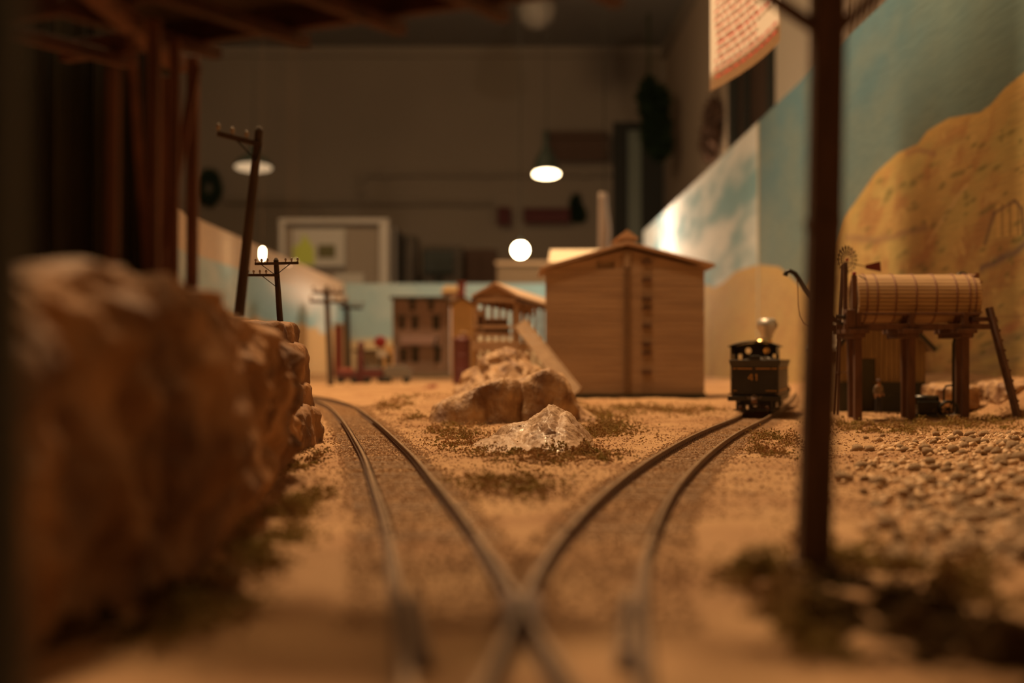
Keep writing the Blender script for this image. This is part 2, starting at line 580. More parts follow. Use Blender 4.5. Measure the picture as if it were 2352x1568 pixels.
# grains over the mid zone
n = 105000
u = RNG.uniform(0, 1, n)
gy = 3.0 + 6.6 * u ** 0.9
gx = RNG.uniform(-1, 1, n) * (0.36 * gy + 0.15)
P = np.stack([gx, gy], 1)
cl = fbm(gx * 3, gy * 3, 9.0, 3)
P = P[cl > RNG.uniform(-0.7, 0.35, n)]
P3 = put_pts(P)
R = RNG.uniform(0.0016, 0.0052, len(P)) * np.where(RNG.uniform(0, 1, len(P)) > 0.97, 1.9, 1)
V, Fc = crumbs(P3, R)
tag(np_mesh('sand', V, Fc, 'grain', smooth=False), 'loose coarse sand grains strewn over the desert ground', 'sand', None, 'stuff')


# ------------------------------------------------------------------ track building
def rail_strip(name, P, T, off, parent, z0=0.0, hw=0.0047, zt=RZ):
    N = np.stack([T[:, 1], -T[:, 0]], 1)
    C = P + N * off
    prof = [(-0.011, z0), (-0.010, z0 + 0.005), (-0.003, z0 + 0.008), (-0.003, zt - 0.008), (-hw, zt - 0.006), (-hw, zt - 0.001), (-hw + 0.001, zt),
            (hw - 0.001, zt), (hw, zt - 0.001), (hw, zt - 0.006), (0.003, zt - 0.008), (0.003, z0 + 0.008), (0.010, z0 + 0.005), (0.011, z0)]
    mb = MB()
    vs = []
    k = len(prof)
    for i in range(len(C)):
        for a, z in prof:
            vs.append((C[i, 0] + N[i, 0] * a, C[i, 1] + N[i, 1] * a, z))
    fs, mi = [], []
    b = 0
    for i in range(len(C) - 1):
        for j in range(k - 1):
            fs.append((i * k + j, i * k + j + 1, (i + 1) * k + j + 1, (i + 1) * k + j))
            mi.append(1 if j in (5, 6, 7) else 0)
    fs.append(tuple(range(k)))
    fs.append(tuple((len(C) - 1) * k + j for j in range(k - 1, -1, -1)))
    mb.add(vs, fs)
    mb.mi = mi + [0, 0]
    return mb.build(name, ['railside', 'railtop'], parent, world=True)


def seg(P, T, y0, y1):
    m = (P[:, 1] >= y0) & (P[:, 1] <= y1)
    return P[m], T[m]


tie_me = None


def ties(P, T, parent, step, length=0.27, rate=0.03):
    global tie_me
    k = int(round(step / rate))
    if tie_me is None:
        mb = MB().box((0, 0, 0), (0.27, 0.028, 0.02))
        tmp = mb.build('tie', 'tiewood')
        tie_me = tmp.data
        bpy.data.objects.remove(tmp)
    for i in range(k // 2, len(P) - 1, k):
        o = bpy.data.objects.new('tie', tie_me)
        S.collection.objects.link(o)
        o.parent = parent
        inv = parent_matrix(parent).inverted()
        o.location = inv @ Vector((P[i, 0], P[i, 1], -0.0125 + random.uniform(-0.001, 0.002)))
        o.rotation_euler = (0, 0, math.atan2(-T[i, 0], T[i, 1]) + random.uniform(-0.03, 0.03) - parent.rotation_euler.z)
        o.scale = (length / 0.27, 1, 1)


Y0, YF = 0.9, 2.0
sw = thing('track_switch', 'railroad switch where two tracks part, metal rails crossing at its frog', 'railroad switch', (0, 1.4, 0))
pl, tl = seg(PL, TL, 0.9, 2.62)
pr, tr = seg(PR, TR, 0.9, 2.62)
rail_strip('stock_rail', pl, tl, -GA / 2, sw)
rail_strip('stock_rail', pr, tr, GA / 2, sw)
rail_strip('closure_rail', pl, tl, GA / 2, sw)
rail_strip('closure_rail', pr, tr, -GA / 2, sw)
for (P_, T_, sg) in ((PL, TL, -1), (PR, TR, 1)):
    g, t = seg(P_, T_, 1.55, 2.0)
    rail_strip('guard_rail', g, t, sg * (GA / 2 - 0.021), sw, zt=RZ - 0.002)
mb = MB()
mb.box((0.012, 1.83, 0.010), (0.055, 0.20, 0.02))
mb.build('frog_plate', 'railside', sw, world=True, bevel=0.003)
ym = np.arange(0.95, 2.6, 0.052)
for y in ym:
    xa, xb = np.interp(y, PL[:, 1], PL[:, 0]), np.interp(y, PR[:, 1], PR[:, 0])
    o_len = abs(xb - xa) + 0.27
    ties(np.array([[(xa + xb) / 2, y], [0, 0]]), np.array([[0.0, 1.0], [0, 1.0]]), sw, 0.06, o_len)
for nm, (P_, T_), lab in (('railway_track', (PL, TL), 'railway track curving away to the left past the rock wall'),
                          ('railway_track', (PR, TR), 'railway track curving right up to the black locomotive')):
    p, t = seg(P_, T_, 2.62, 30)
    tk = thing(nm, lab, 'railway track', (p[0, 0], p[0, 1], 0), group='tracks beyond the switch')
    rail_strip('rail', p, t, -GA / 2, tk)
    rail_strip('rail', p, t, GA / 2, tk)
    ties(p, t, tk, 0.06)
    # spikes beside the rails, too small to pick apart
    mb = MB()
    for i in range(1, min(len(p) - 1, 150), 2):
        nx, ny = t[i, 1], -t[i, 0]
        for sg in (-1, 1):
            for q in (-0.012, 0.012):
                o_ = sg * GA / 2 + q
                mb.box((p[i, 0] + nx * o_, p[i, 1] + ny * o_, 0.010), (0.004, 0.004, 0.010))
    mb.build('spikes', 'railside', tk, world=True, kind='stuff')

# ballast crumbs between and beside the rails
P = []
for P_, T_, cnt in ((PL, TL, 26000), (PR, TR, 26000)):
    idx = RNG.integers(30, len(P_) - 60, cnt)
    off = RNG.uniform(-0.15, 0.15, cnt)
    a = P_[idx] + np.stack([T_[idx, 1], -T_[idx, 0]], 1) * off[:, None] + RNG.uniform(-0.015, 0.015, (cnt, 2))
    P.append(a[np.abs(np.abs(off) - GA / 2) > 0.012])
P = np.concatenate(P)
P3 = put_pts(P)
P3[:, 2] += 0.001
V, Fc = crumbs(P3, RNG.uniform(0.002, 0.0045, len(P3)))
tag(np_mesh('ballast', V, Fc, 'ballast', smooth=False), 'fine grey-brown gravel ballast between the rails', 'gravel', None, 'stuff')


# ------------------------------------------------------------------ rocks
def height_rock(name, label, m, x0, x1, y0, y1, hf, nx=150, ny=120, group=None, cat='rock', rough=0.02, rf=14, seed=0.0):
    xs, ys = np.linspace(x0, x1, nx), np.linspace(y0, y1, ny)
    X, Y = np.meshgrid(xs, ys, indexing='ij')
    Z = hf(X, Y)
    edge = np.clip(Z / 0.06, 0, 1)
    nz = (fbm(X * rf, Y * rf, Z * rf + seed, 5, True) * rough + fbm(X * rf * 4, Y * rf * 4, Z * rf * 5 + seed, 3, True) * rough * 0.22) * edge
    dx = fbm(X * rf * .7 + 7, Y * rf * .7, Z * rf * 0.8 + seed, 3) * rough * 1.3 * edge
    dy = fbm(X * rf * .7, Y * rf * .7 + 9, Z * rf * 0.8 + seed, 3) * rough * 1.3 * edge
    Vv = np.stack([X + dx, Y + dy, Z + nz - 0.02], -1).reshape(-1, 3)
    Fc = grid_faces(nx, ny)
    keep = (Z.reshape(-1)[Fc] > 0.002).any(1)
    Fc = Fc[keep]
    used = np.unique(Fc)
    mp = np.zeros(len(Vv), int)
    mp[used] = np.arange(len(used))
    cx, cy = (x0 + x1) / 2, (y0 + y1) / 2
    o = np_mesh(name, Vv[used], mp[Fc][:, ::-1][:, ::-1], m, base=(cx, cy, 0))
    return tag(o, label, cat, group)


def hf_small(X, Y):
    # glossy pale rock: px 1080..1370, base y 1030, peak at 1265
    d = 5.15
    p = 1176 + X / Y * F
    ridge = np.interp(p, [1075, 1090, 1130, 1165, 1190, 1215, 1240, 1262, 1275, 1300, 1330, 1362, 1385], [0, .022, .05, .085, .09, .10, .135, .165, .158, .145, .08, .02, 0])
    fr = sstep(4.98 - 0.05 * np.sin(X * 9), 5.55, Y) ** 0.9
    bk = 1 - sstep(5.6, 6.1, Y)
    groove = 0.045 * np.exp(-((X - 0.30 - 0.25 * (Y - 5.3)) / 0.018) ** 2) + 0.03 * np.exp(-((X - 0.02 + 0.3 * (Y - 5.3)) / 0.03) ** 2) + 0.02 * np.exp(-((X - 0.17 - 0.12 * (Y - 5.3)) / 0.012) ** 2)
    return np.maximum(0, (ridge * 1.0) * fr * bk - 0.7 * groove * fr * bk)


height_rock('rock', 'small pale glossy rock with a pointed peak, in front of the larger outcrop', 'rockpale', -0.22, 0.42, 4.9, 6.2, hf_small, 230, 230, 'rocks between the two tracks', rough=0.020, rf=13)


def hf_big(X, Y):
    p = 1176 + X / 7.45 * F
    ridge = np.interp(p, [985, 998, 1030, 1080, 1110, 1150, 1178, 1192, 1240, 1270, 1296, 1310, 1335, 1360, 1400], [0, .095, .125, .17, .205, .235, .225, .228, .262, .285, .25, .17, .10, .055, 0])
    yf = 7.30 + 0.12 * np.sin(X * 7) - 0.10 * sstep(-0.05, 0.25, X) * (1 - sstep(0.25, 0.34, X)) + 0.035 * np.exp(-((X - 0.045) / 0.012) ** 2) + 0.03 * np.sin(X * 23 + 1) * np.sin(X * 9)
    fr = sstep(yf, yf + 0.10 + 0.4 * sstep(0.27, 0.4, X), Y)
    bk = 1 - 0.85 * sstep(7.55, 8.8, Y)
    cut = 0.022 * np.exp(-((X - 0.045 - 0.02 * np.sin(Y * 30)) / 0.010) ** 2)
    return np.maximum(0, (ridge - cut) * fr * bk * (1 - sstep(8.6, 9.2, Y)))


height_rock('rock', 'long tan rock outcrop with a steep cracked front face, behind the small pale rock', 'rockmid', -0.46, 0.52, 7.1, 9.3, hf_big, 230, 210, 'rocks between the two tracks', rough=0.032, rf=11, seed=3.0)


def hf_back(X, Y):
    p = 1176 + X / 9.9 * F
    ridge = np.interp(p, [1030, 1050, 1085, 1120, 1160, 1195, 1235, 1260, 1290], [0, .10, .22, .33, .375, .34, .22, .11, 0])
    return np.maximum(0, ridge * sstep(9.35, 9.9, Y) * (1 - sstep(10.1, 10.8, Y)))


height_rock('rock', 'rounded tan boulder mound behind the long outcrop, beside the loading dock', 'rockmid', -0.5, 0.4, 9.2, 10.9, hf_back, 150, 150, 'rocks between the two tracks', rough=0.085, rf=7, seed=8.0)


def block_rock(name, label, m, lo, hi, seed, amp=0.03, group='stacked rock slabs'):
    n = 26
    lo, hi = np.array(lo), np.array(hi)
    c, h = (lo + hi) / 2, (hi - lo) / 2
    Vs, Fs, b = [], [], 0
    g = np.linspace(-1, 1, n)
    A, B = np.meshgrid(g, g, indexing='ij')
    for ax in range(3):
        for sg in (-1, 1):
            Q = np.zeros((n, n, 3))
            Q[..., ax] = sg
            Q[..., (ax + 1) % 3] = A
            Q[..., (ax + 2) % 3] = B
            ln = (np.abs(Q) ** 7).sum(-1, keepdims=True) ** (1 / 7)
            Q = Q / ln
            f = grid_faces(n, n)
            Vs.append(Q.reshape(-1, 3))
            Fs.append((f if sg > 0 else f[:, ::-1]) + b)
            b += n * n
    Q = np.concatenate(Vs)
    Wd = c + Q * h
    for k in range(3):
        Wd[:, k] += amp * fbm(Wd[:, 0] * 7 + seed + 3 * k, Wd[:, 1] * 7, Wd[:, 2] * 9, 4)
        Wd[:, k] += amp * 0.5 * Q[:, k] * fbm(Wd[:, 0] * 16 + seed, Wd[:, 1] * 16, Wd[:, 2] * 16, 3, True)
    base = (c[0], c[1], lo[2])
    o = np_mesh(name, Wd, np.concatenate(Fs), m, base=base)
    # weld the six patches
    wd = o.modifiers.new('weld', 'WELD')
    wd.merge_threshold = 0.002
    return tag(o, label, 'rock', group)


# embankment on the left
def embankment():
    ys = np.linspace(1.05, 6.4, 420)
    xb = np.interp(ys, [1.0, 1.25, 1.7, 2.0, 2.3, 3.0, 3.4, 4.2, 5.05, 5.6, 6.4], [-.62, -.56, -.56, -.53, -.505, -.565, -.60, -.69, -.83, -1.0, -1.4])
    inset = np.interp(ys, [1.0, 2.0, 2.6, 3.4, 4.4, 6.4], [.03, .06, .10, .085, .09, .12])
    zt = np.interp(ys, [1.0, 1.25, 1.65, 2.0, 2.5, 3.0, 3.6, 4.3, 5.0, 6.4], [.37, .40, .435, .46, .455, .43, .405, .40, .36, .3])
    t = np.linspace(0, 1, 190)
    X = np.zeros((len(ys), len(t)))
    Z = np.zeros_like(X)
    for j, q in enumerate(t):
        if q < 0.62:
            s_ = q / 0.62
            # cliff: bulges mid way, rounds over at the top
            X[:, j] = xb - inset * s_ ** 1.6 + 0.035 * math.sin(s_ * math.pi)
            Z[:, j] = -0.03 + (zt + 0.03) * (math.sin(s_ * math.pi / 2) ** 0.85)
        else:
            s_ = (q - 0.62) / 0.38
            X[:, j] = xb - inset - s_ * 2.4
            Z[:, j] = zt - 0.03 * s_
    Y = np.repeat(ys[:, None], len(t), 1)
    a = np.clip(Z / 0.08, 0, 1)
    big = fbm(X * 3.2, Y * 3.2, Z * 4.5, 4)
    rid = fbm(X * 8, Y * 8, Z * 5 + 3, 4, True)
    X2 = X + a * (0.095 * big + 0.060 * rid)
    Y2 = Y + a * 0.07 * fbm(X * 5 + 4, Y * 5, Z * 5, 3)
    Z2 = Z + a * (0.03 * fbm(X * 6, Y * 6 + 5, Z * 3, 3) + 0.02 * rid)
    X2[:, -1] = -3.9
    V = np.stack([X2, Y2, Z2], -1).reshape(-1, 3)
    o = np_mesh('rock_embankment', V, grid_faces(len(ys), len(t))[:, ::-1], 'rockdark', base=(-1.2, 2.5, 0))
    tag(o, 'large rough brown rock embankment walling the track, with the trestle posts on its top', 'rock')


embankment()
block_rock('rock', 'topmost slab of the stacked rocks ending the brown embankment', 'rockdark', (-1.20, 5.35, 0.36), (-0.880, 5.95, 0.475), 1.0, 0.018)
block_rock('rock', 'tall upright slab second from the top of the stacked rocks', 'rockdark', (-1.15, 5.32, 0.20), (-0.835, 5.9, 0.395), 5.0, 0.018)
block_rock('rock', 'narrow middle slab of the stacked rocks, under the tall upright one', 'rockdark', (-1.15, 5.30, 0.11), (-0.815, 5.9, 0.235), 9.0, 0.02)
block_rock('rock', 'lowest slab of the stacked rocks, standing on the sand near the track', 'rockdark', (-1.10, 5.18, -0.04), (-0.775, 5.8, 0.15), 14.0, 0.03)
# ledges behind the water tank
for k, (a, b, c, d_, z0, z1, lab) in enumerate((
        (2.50, 2.74, 8.3, 8.7, 0.02, 0.17, 'squared brown rock ledge just right of the tank posts'),
        (2.80, 3.10, 8.1, 8.6, 0.03, 0.19, 'squared brown rock ledge behind the foot of the ladder'),
        (2.62, 2.80, 8.85, 9.2, 0.02, 0.17, 'dark low rock ledge beside the shed, seen between the tank posts'))):
    block_rock('rock', lab, 'rockmid', (a, c, z0), (b, d_, z1), 20.0 + 4 * k, 0.03, 'rock ledges behind the tank')

# pebbles (single stones) on the right
peb = []
for k in range(6):
    n_, m_ = 10, 8
    th = np.linspace(0, np.pi, m_)
    ph = np.linspace(0, 2 * np.pi, n_, endpoint=False)
    vs = [(0, 0, 1.0)]
    for a in th[1:-1]:
        for b in ph:
            vs.append((math.sin(a) * math.cos(b), math.sin(a) * math.sin(b), math.cos(a)))
    vs.append((0, 0, -1.0))
    fs = [(0, 1 + i, 1 + (i + 1) % n_) for i in range(n_)]
    for r in range(m_ - 3):
        for i in range(n_):
            a0, a1 = 1 + r * n_ + i, 1 + r * n_ + (i + 1) % n_
            fs += [(a0, a0 + n_, a1 + n_, a1)]
    L = len(vs) - 1
    fs += [(L, L - n_ + (i + 1) % n_, L - n_ + i) for i in range(n_)]
    A = np.array(vs)
    A = A * (1 + 0.35 * fbm(A[:, 0] * 1.1 + 9 * k, A[:, 1] * 1.1, A[:, 2] * 1.1, 3))[:, None] * np.array([1, RNG.uniform(.75, 1.1), RNG.uniform(.55, .8)])
    mb = MB()
    mb.add(A, fs, 0, True)
    o = mb.build('pebble', 'pebble')
    peb.append(o.data)
    bpy.data.objects.remove(o)
cnt = 0
tries = 0
stuffP, stuffR = [], []
while tries < 9000:
    tries += 1
    y = 2.3 + 4.2 * random.random() ** 1.1
    x = random.uniform(0.62, 0.40 * y + 0.25)
    py = 820 + H * F / y
    px = 1176 + x / y * F
    if px < 1905 or px > 2560:
        continue
    dens = sstep(1880, 2250, px) * (0.35 + 0.65 * sstep(960, 1080, py)) * (0.75 if py < 1330 else 0.15)
    nn = float(fbm(np.array(x * 2.2), np.array(y * 2.2), 7.7, 2))
    if random.random() > dens * (0.9 + nn):
        continue
    r = random.choice((0.006, 0.008, 0.011, 0.015, 0.019)) * random.uniform(0.95, 1.5)
    if py < 1010:
        r *= 0.6
    if r < 0.0105 or cnt >= 290:
        stuffP.append((x, y))
        stuffR.append(r * 0.9)
        continue
    o = bpy.data.objects.new('pebble', peb[cnt % 6])
    S.collection.objects.link(o)
    z = float(ground_z(np.array(x), np.array(y)))
    o.location = (x, y, z + r * 0.35)
    o.rotation_euler = (random.uniform(-.4, .4), random.uniform(-.4, .4), random.uniform(0, 6.28))
    o.scale = (r, r, r)
    tag(o, 'rounded tan pebble lying on the stony ground right of the dark post', 'pebble', 'pebbles right of the dark post')
    cnt += 1
P3 = put_pts(np.array(stuffP))
V, Fc = crumbs(P3, np.array(stuffR), 0.25)
tag(np_mesh('gravel', V, Fc, 'pebble', smooth=True), 'small tan gravel scattered among the larger pebbles', 'gravel', None, 'stuff')


# ------------------------------------------------------------------ ground foam (clumped turf)
def foam(centres, label, m, size=(0.002, 0.0055)):
    P, R = [], []
    for (px, py, wpx, hpx, num) in centres:
        d = H * F / (py - 820)
        sx = wpx / 2 / F * d
        d2 = H * F / max(py - hpx / 2 - 820, 25)
        sy = max(abs(d2 - d), 0.06)
        x0 = (px - 1176) / F * d
        k = num
        xx = x0 + RNG.normal(0, 0.55, k) * sx
        yy = d + RNG.normal(0, 0.55, k) * sy
        c = fbm(xx * 9, yy * 9, 3.3, 3)
        keep = c > 0.02 + 0.12 * RNG.uniform(-1, 1, k)
        xx, yy, c = xx[keep], yy[keep], c[keep]
        zz = ground_z(xx, yy) + RNG.uniform(0, 1, len(xx)) * np.clip(c, 0, 0.5) * 0.10
        P.append(np.stack([xx, yy, zz], 1))
        R.append(RNG.uniform(size[0], size[1], len(xx)) * (0.7 + 0.06 * d))
    P, R = np.concatenate(P), np.concatenate(R)
    V, Fc = crumbs(P, R, 0.5, 0.9)
    return tag(np_mesh('turf', V, Fc, m, smooth=False), label, 'turf', None, 'stuff')


foam([(1060, 1000, 110, 36, 2600), (1130, 1022, 150, 30, 3200), (1230, 1048, 220, 30, 5200), (1360, 1045, 140, 22, 3800), (1010, 985, 60, 20, 1200), (1090, 970, 60, 16, 1000)],
     'brown and green turf tufts around the foot of the small pale rock', 'foambrown')
foam([(1370, 955, 120, 36, 4200), (1400, 985, 120, 30, 3400), (1345, 1000, 80, 20, 1500), (1440, 940, 70, 16, 1200)],
     'olive turf tufts to the right of the two rocks', 'foamolive')
foam([(1180, 1110, 220, 60, 4200)], 'thin olive turf on the sand before the small pale rock', 'foamolive')
foam([(1490, 940, 90, 14, 1500), (1560, 945, 120, 14, 1500), (1620, 940, 80, 12, 900), (1790, 1010, 100, 30, 2200), (1770, 1040, 90, 20, 1500)],
     'sparse brown turf beside the right-hand track', 'foambrown')
foam([(950, 930, 90, 24, 2200), (900, 945, 90, 14, 900), (1000, 915, 60, 16, 900), (950, 965, 60, 14, 700)],
     'dry brown turf on the low sand hump left of the outcrop', 'foambrown')
foam([(2010, 985, 190, 20, 4800), (2190, 975, 260, 22, 4800), (1950, 975, 70, 20, 1800), (2300, 965, 120, 18, 1500)],
     'olive turf under and in front of the wooden water tank', 'foamolive')
foam([(650, 1190, 120, 130, 3800), (700, 1065, 50, 30, 1200), (620, 1270, 130, 80, 2500), (480, 1400, 240, 130, 2200)],
     'olive turf along the foot of the rock embankment', 'foamolive', (0.002, 0.006))
foam([(1730, 1330, 180, 70, 2600), (1850, 1420, 260, 100, 2800), (1980, 1300, 260, 100, 4200), (2200, 1340, 300, 110, 4800), (1890, 1470, 200, 60, 1500)],
     'dark olive turf around the foot of the near timber post', 'foamolive', (0.002, 0.006))
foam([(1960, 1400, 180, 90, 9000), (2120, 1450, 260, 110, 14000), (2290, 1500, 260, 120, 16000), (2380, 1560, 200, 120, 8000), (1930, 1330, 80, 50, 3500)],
     'turf coloured near black for the shadow on the ground right of the near timber post', 'foamshade', (0.003, 0.007))  # the post's shadow is put into the turf colour here
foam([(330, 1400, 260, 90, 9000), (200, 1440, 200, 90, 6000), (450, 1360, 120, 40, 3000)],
     'turf coloured near black for the shadow under the near end of the rock embankment', 'foamshade', (0.003, 0.007))  # dark turf colour paints the shade at the rock's foot
foam([(1480, 905, 120, 8, 1800), (1400, 908, 80, 8, 900), (1560, 906, 90, 8, 1200)], 'dark weeds at the foot of the grain elevator', 'foamolive')
tag(foam([(990, 889, 22, 6, 500)], 'tiny dark red bush on the sand left of the outcrop', 'red'), kind='stuff')

# ------------------------------------------------------------------ layout backdrop (painted boards)
XB, ZB = 3.2, 3.40


def paint_right():
    px = np.concatenate([np.linspace(1478, 2420, 620), np.linspace(2430, 3200, 60)])
    ys = XB * F / (px - 1176)
    zs = np.linspace(-0.15, ZB, 330)
    Yg, Zg = np.meshgrid(ys, zs, indexing='ij')
    PX = 1176 + XB / Yg * F
    PY = 820 - (Zg - H) / Yg * F
    hx = [1478, 1600, 1622, 1640, 1660, 1690, 1740, 1790, 1820, 1850, 1900, 1935, 1960, 2010, 2060, 2108, 2130, 2180, 2250, 2275, 2310, 2352, 2500, 3200]
    hy = [700, 690, 652, 660, 650, 622, 607, 612, 640, 668, 590, 500, 470, 398, 352, 330, 300, 270, 258, 240, 200, 166, 90, -900]
    hill = np.interp(PX, hx, hy)
    ln = lambda a: np.array(a)[None, None, :]
    mixc = lambda a, b, t: a * (1 - t[..., None]) + b * t[..., None]
    st = fbm(Yg * 0.9, Zg * 2.2, 1.0, 4)
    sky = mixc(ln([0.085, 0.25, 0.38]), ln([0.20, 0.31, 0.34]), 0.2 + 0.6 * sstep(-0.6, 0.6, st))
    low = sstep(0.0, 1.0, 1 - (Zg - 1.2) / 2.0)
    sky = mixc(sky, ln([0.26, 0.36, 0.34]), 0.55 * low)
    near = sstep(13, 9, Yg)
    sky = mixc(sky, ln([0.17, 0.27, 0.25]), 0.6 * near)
    far = (Yg > 18.4)
    cl = sstep(-0.42, 0.16, fbm(Yg * 0.22, Zg * 1.0, 6.0, 4) + 0.10 * (1.9 - Zg))
    skyf = mixc(ln([0.20, 0.42, 0.55]), ln([0.72, 0.82, 0.92]), cl)
    sky = np.where(far[..., None], skyf, sky)
    # hills
    a = fbm(Yg * 1.3, Zg * 3.2 + 0.8 * Yg, 2.0, 5)
    b = fbm(Yg * 4, Zg * 7 - 1.2 * Yg, 5.0, 4)
    hc = mixc(ln([0.55, 0.40, 0.15]), ln([0.46, 0.27, 0.105]), sstep(-0.15, 0.35, a))
    hc = mixc(hc, ln([0.66, 0.50, 0.20]), 0.6 * sstep(0.1, 0.45, b))
    hc = mixc(hc, ln([0.50, 0.46, 0.17]), 0.5 * sstep(0.0, 0.3, fbm(Yg * 0.8 + 4, Zg * 2.4, 8.0, 3)))
    hc = mixc(hc, ln([0.50, 0.36, 0.16]), 0.7 * np.where(Yg > 14.6, 1.0, 0.0))
    edge = np.exp(-((PY - hill) / 26) ** 2)
    hc = mixc(hc, ln([0.62, 0.42, 0.13]), 0.5 * edge)

    def stroke(pts, wpx, colr, amt, c):
        xs_, ys_ = zip(*pts)
        yy = np.interp(PX, xs_, ys_)
        wob = 5 * fbm(PX * 0.03, PY * 0.03, 2.0, 3)
        m_ = np.exp(-((PY - yy + wob) / wpx) ** 2) * ((PX > xs_[0]) & (PX < xs_[-1]))
        return mixc(c, ln(colr), amt * m_)
    hc = stroke([(1940, 545), (2010, 552), (2080, 535), (2130, 520)], 9, [0.28, 0.17, 0.12], 0.55, hc)
    hc = stroke([(2080, 355), (2110, 345), (2150, 352)], 7, [0.34, 0.18, 0.12], 0.6, hc)
    hc = stroke([(2130, 560), (2165, 505), (2200, 450), (2225, 425)], 5, [0.72, 0.55, 0.30], 0.6, hc)
    hc = stroke([(2250, 620), (2290, 598), (2330, 580), (2352, 560), (2420, 500)], 9, [0.16, 0.12, 0.13], 0.8, hc)
    hc = stroke([(2150, 735), (2250, 728), (2352, 725), (2420, 722)], 4, [0.34, 0.20, 0.10], 0.5, hc)
    hc = stroke([(2200, 842), (2260, 812), (2310, 785), (2352, 765), (2420, 720)], 15, [0.24, 0.18, 0.12], 0.6, hc)
    hc = stroke([(2190, 870), (2280, 845), (2352, 815), (2420, 780)], 12, [0.34, 0.26, 0.15], 0.5, hc)
    red = np.exp(-(((PX - 2322) / 26) ** 2 + ((PY - 752 + 0.5 * (PX - 2322)) / 12) ** 2))
    hc = mixc(hc, ln([0.52, 0.20, 0.11]), 0.6 * red)
    # mesa ruin
    mesa = ((PX > 2285) & (PX < 2346) & (PY > 470 - 0.15 * (PX - 2285)) & (PY < 545 - 0.1 * (PX - 2285)))
    hc = np.where(mesa[..., None], ln([0.66, 0.46, 0.17]) * (1 - 0.35 * (np.sin(PX * 0.35) > 0.5))[..., None], hc)
    for (x0_, y0_, x1_, y1_) in ((2283, 490, 2330, 462), (2330, 460, 2346, 478), (2346, 478, 2352, 540), (2283, 490, 2262, 560)):
        L = math.hypot(x1_ - x0_, y1_ - y0_)
        tx, ty = (x1_ - x0_) / L, (y1_ - y0_) / L
        s_ = (PX - x0_) * tx + (PY - y0_) * ty
        q = np.abs(-(PX - x0_) * ty + (PY - y0_) * tx)
        m_ = np.exp(-(q / 4) ** 2) * ((s_ > -3) & (s_ < L + 3))
        hc = mixc(hc, ln([0.15, 0.10, 0.08]), 0.75 * m_)
    rr = random.Random(3)
    for k in range(120):
        cx, cy = rr.uniform(1960, 2400), rr.uniform(300, 830)
        if cy < float(np.interp(cx, hx, hy)) + 20:
            continue
        sc = rr.uniform(2.5, 6)
        m_ = np.exp(-(((PX - cx) / (sc * rr.uniform(1, 2.2))) ** 2 + ((PY - cy + 0.5 * (PX - cx)) / sc) ** 2))
        hc = mixc(hc, ln([0.16, 0.17, 0.055]), 0.6 * np.clip(m_ * 1.3, 0, 1))
    mk = sstep(-2, 3, PY - hill)
    col = mixc(sky, hc, mk)
    grey = col.mean(-1, keepdims=True)
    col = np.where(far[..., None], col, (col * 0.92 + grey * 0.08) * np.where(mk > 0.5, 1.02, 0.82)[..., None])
    V = np.stack([np.full_like(Yg, XB), Yg, Zg], -1).reshape(-1, 3)
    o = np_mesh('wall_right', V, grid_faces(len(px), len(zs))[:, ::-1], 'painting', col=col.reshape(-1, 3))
    # thickness behind the painted face
    return o


# painted board, seam, back
bd = thing('painted_backdrop', 'tall painted scenery board of blue sky over ochre desert hills, right of the layout', 'backdrop', (XB, 12, 0))
o = paint_right()
o.name = 'painted_face'
o.parent = bd
o.location = (-XB, -12, 0)
MB().box((XB + 0.035, 20.7, ZB / 2 - 0.1), (0.05, 27.2, ZB + 0.19)).build('board', 'plywood', bd, world=True)
MB().box((XB - 0.006, 18.45, ZB / 2 - 0.02), (0.012, 0.07, ZB)).build('seam_strip', mat('seam_paint', (0.42, 0.40, 0.33), 0.7), bd, world=True)


def paint_panel(name, p0, p1, z0, z1, side):
    n1, n2 = 160, 90
    s_ = np.linspace(0, 1, n1)
    zs = np.linspace(z0, z1, n2)
    A, Zg = np.meshgrid(s_, zs, indexing='ij')
    X = p0[0] + (p1[0] - p0[0]) * A
    Y = p0[1] + (p1[1] - p0[1]) * A
    ln = lambda a: np.array(a)[None, None, :]
    mixc = lambda a, b, t: a * (1 - t[..., None]) + b * t[..., None]
    nz = fbm(X * 0.5 + Y * 0.35, Zg * 1.1, 3.0, 4)
    c = mixc(ln([0.24, 0.42, 0.48]), ln([0.50, 0.58, 0.58]), sstep(-0.2, 0.4, nz))
    if side == 'left':
        c = mixc(c, ln([0.34, 0.33, 0.29]), sstep(24, 14, Y) * 0.8)
        c = np.where((Zg > 1.62)[..., None], ln([0.50, 0.38, 0.27]), c)
        hl = 0.95 + 0.35 * fbm(Y * 0.35, 0.0 * Y, 2.0, 3)
        c = mixc(c, ln([0.55, 0.38, 0.19]), sstep(0.03, -0.06, Zg - hl))
        cloud = np.exp(-(((Y - 27.5) / 3.2) ** 2 + ((Zg - 1.55) / 0.28) ** 2))
        c = mixc(c, ln([0.80, 0.80, 0.80]), np.clip(cloud, 0, 1))
    else:
        c = mixc(c, ln([0.27, 0.37, 0.38]), np.full_like(X, 0.75))
        c = mixc(c, ln([0.24, 0.44, 0.52]), sstep(-0.6, 0.8, X) * 0.8)
        hl = 0.75 + 0.3 * fbm(X * 0.5, 0.0 * X, 6.0, 3)
        c = mixc(c, ln([0.50, 0.40, 0.24]), sstep(0.05, -0.08, Zg - hl))
    V = np.stack([X, Y, Zg], -1).reshape(-1, 3)
    return V, grid_faces(n1, n2), c.reshape(-1, 3)


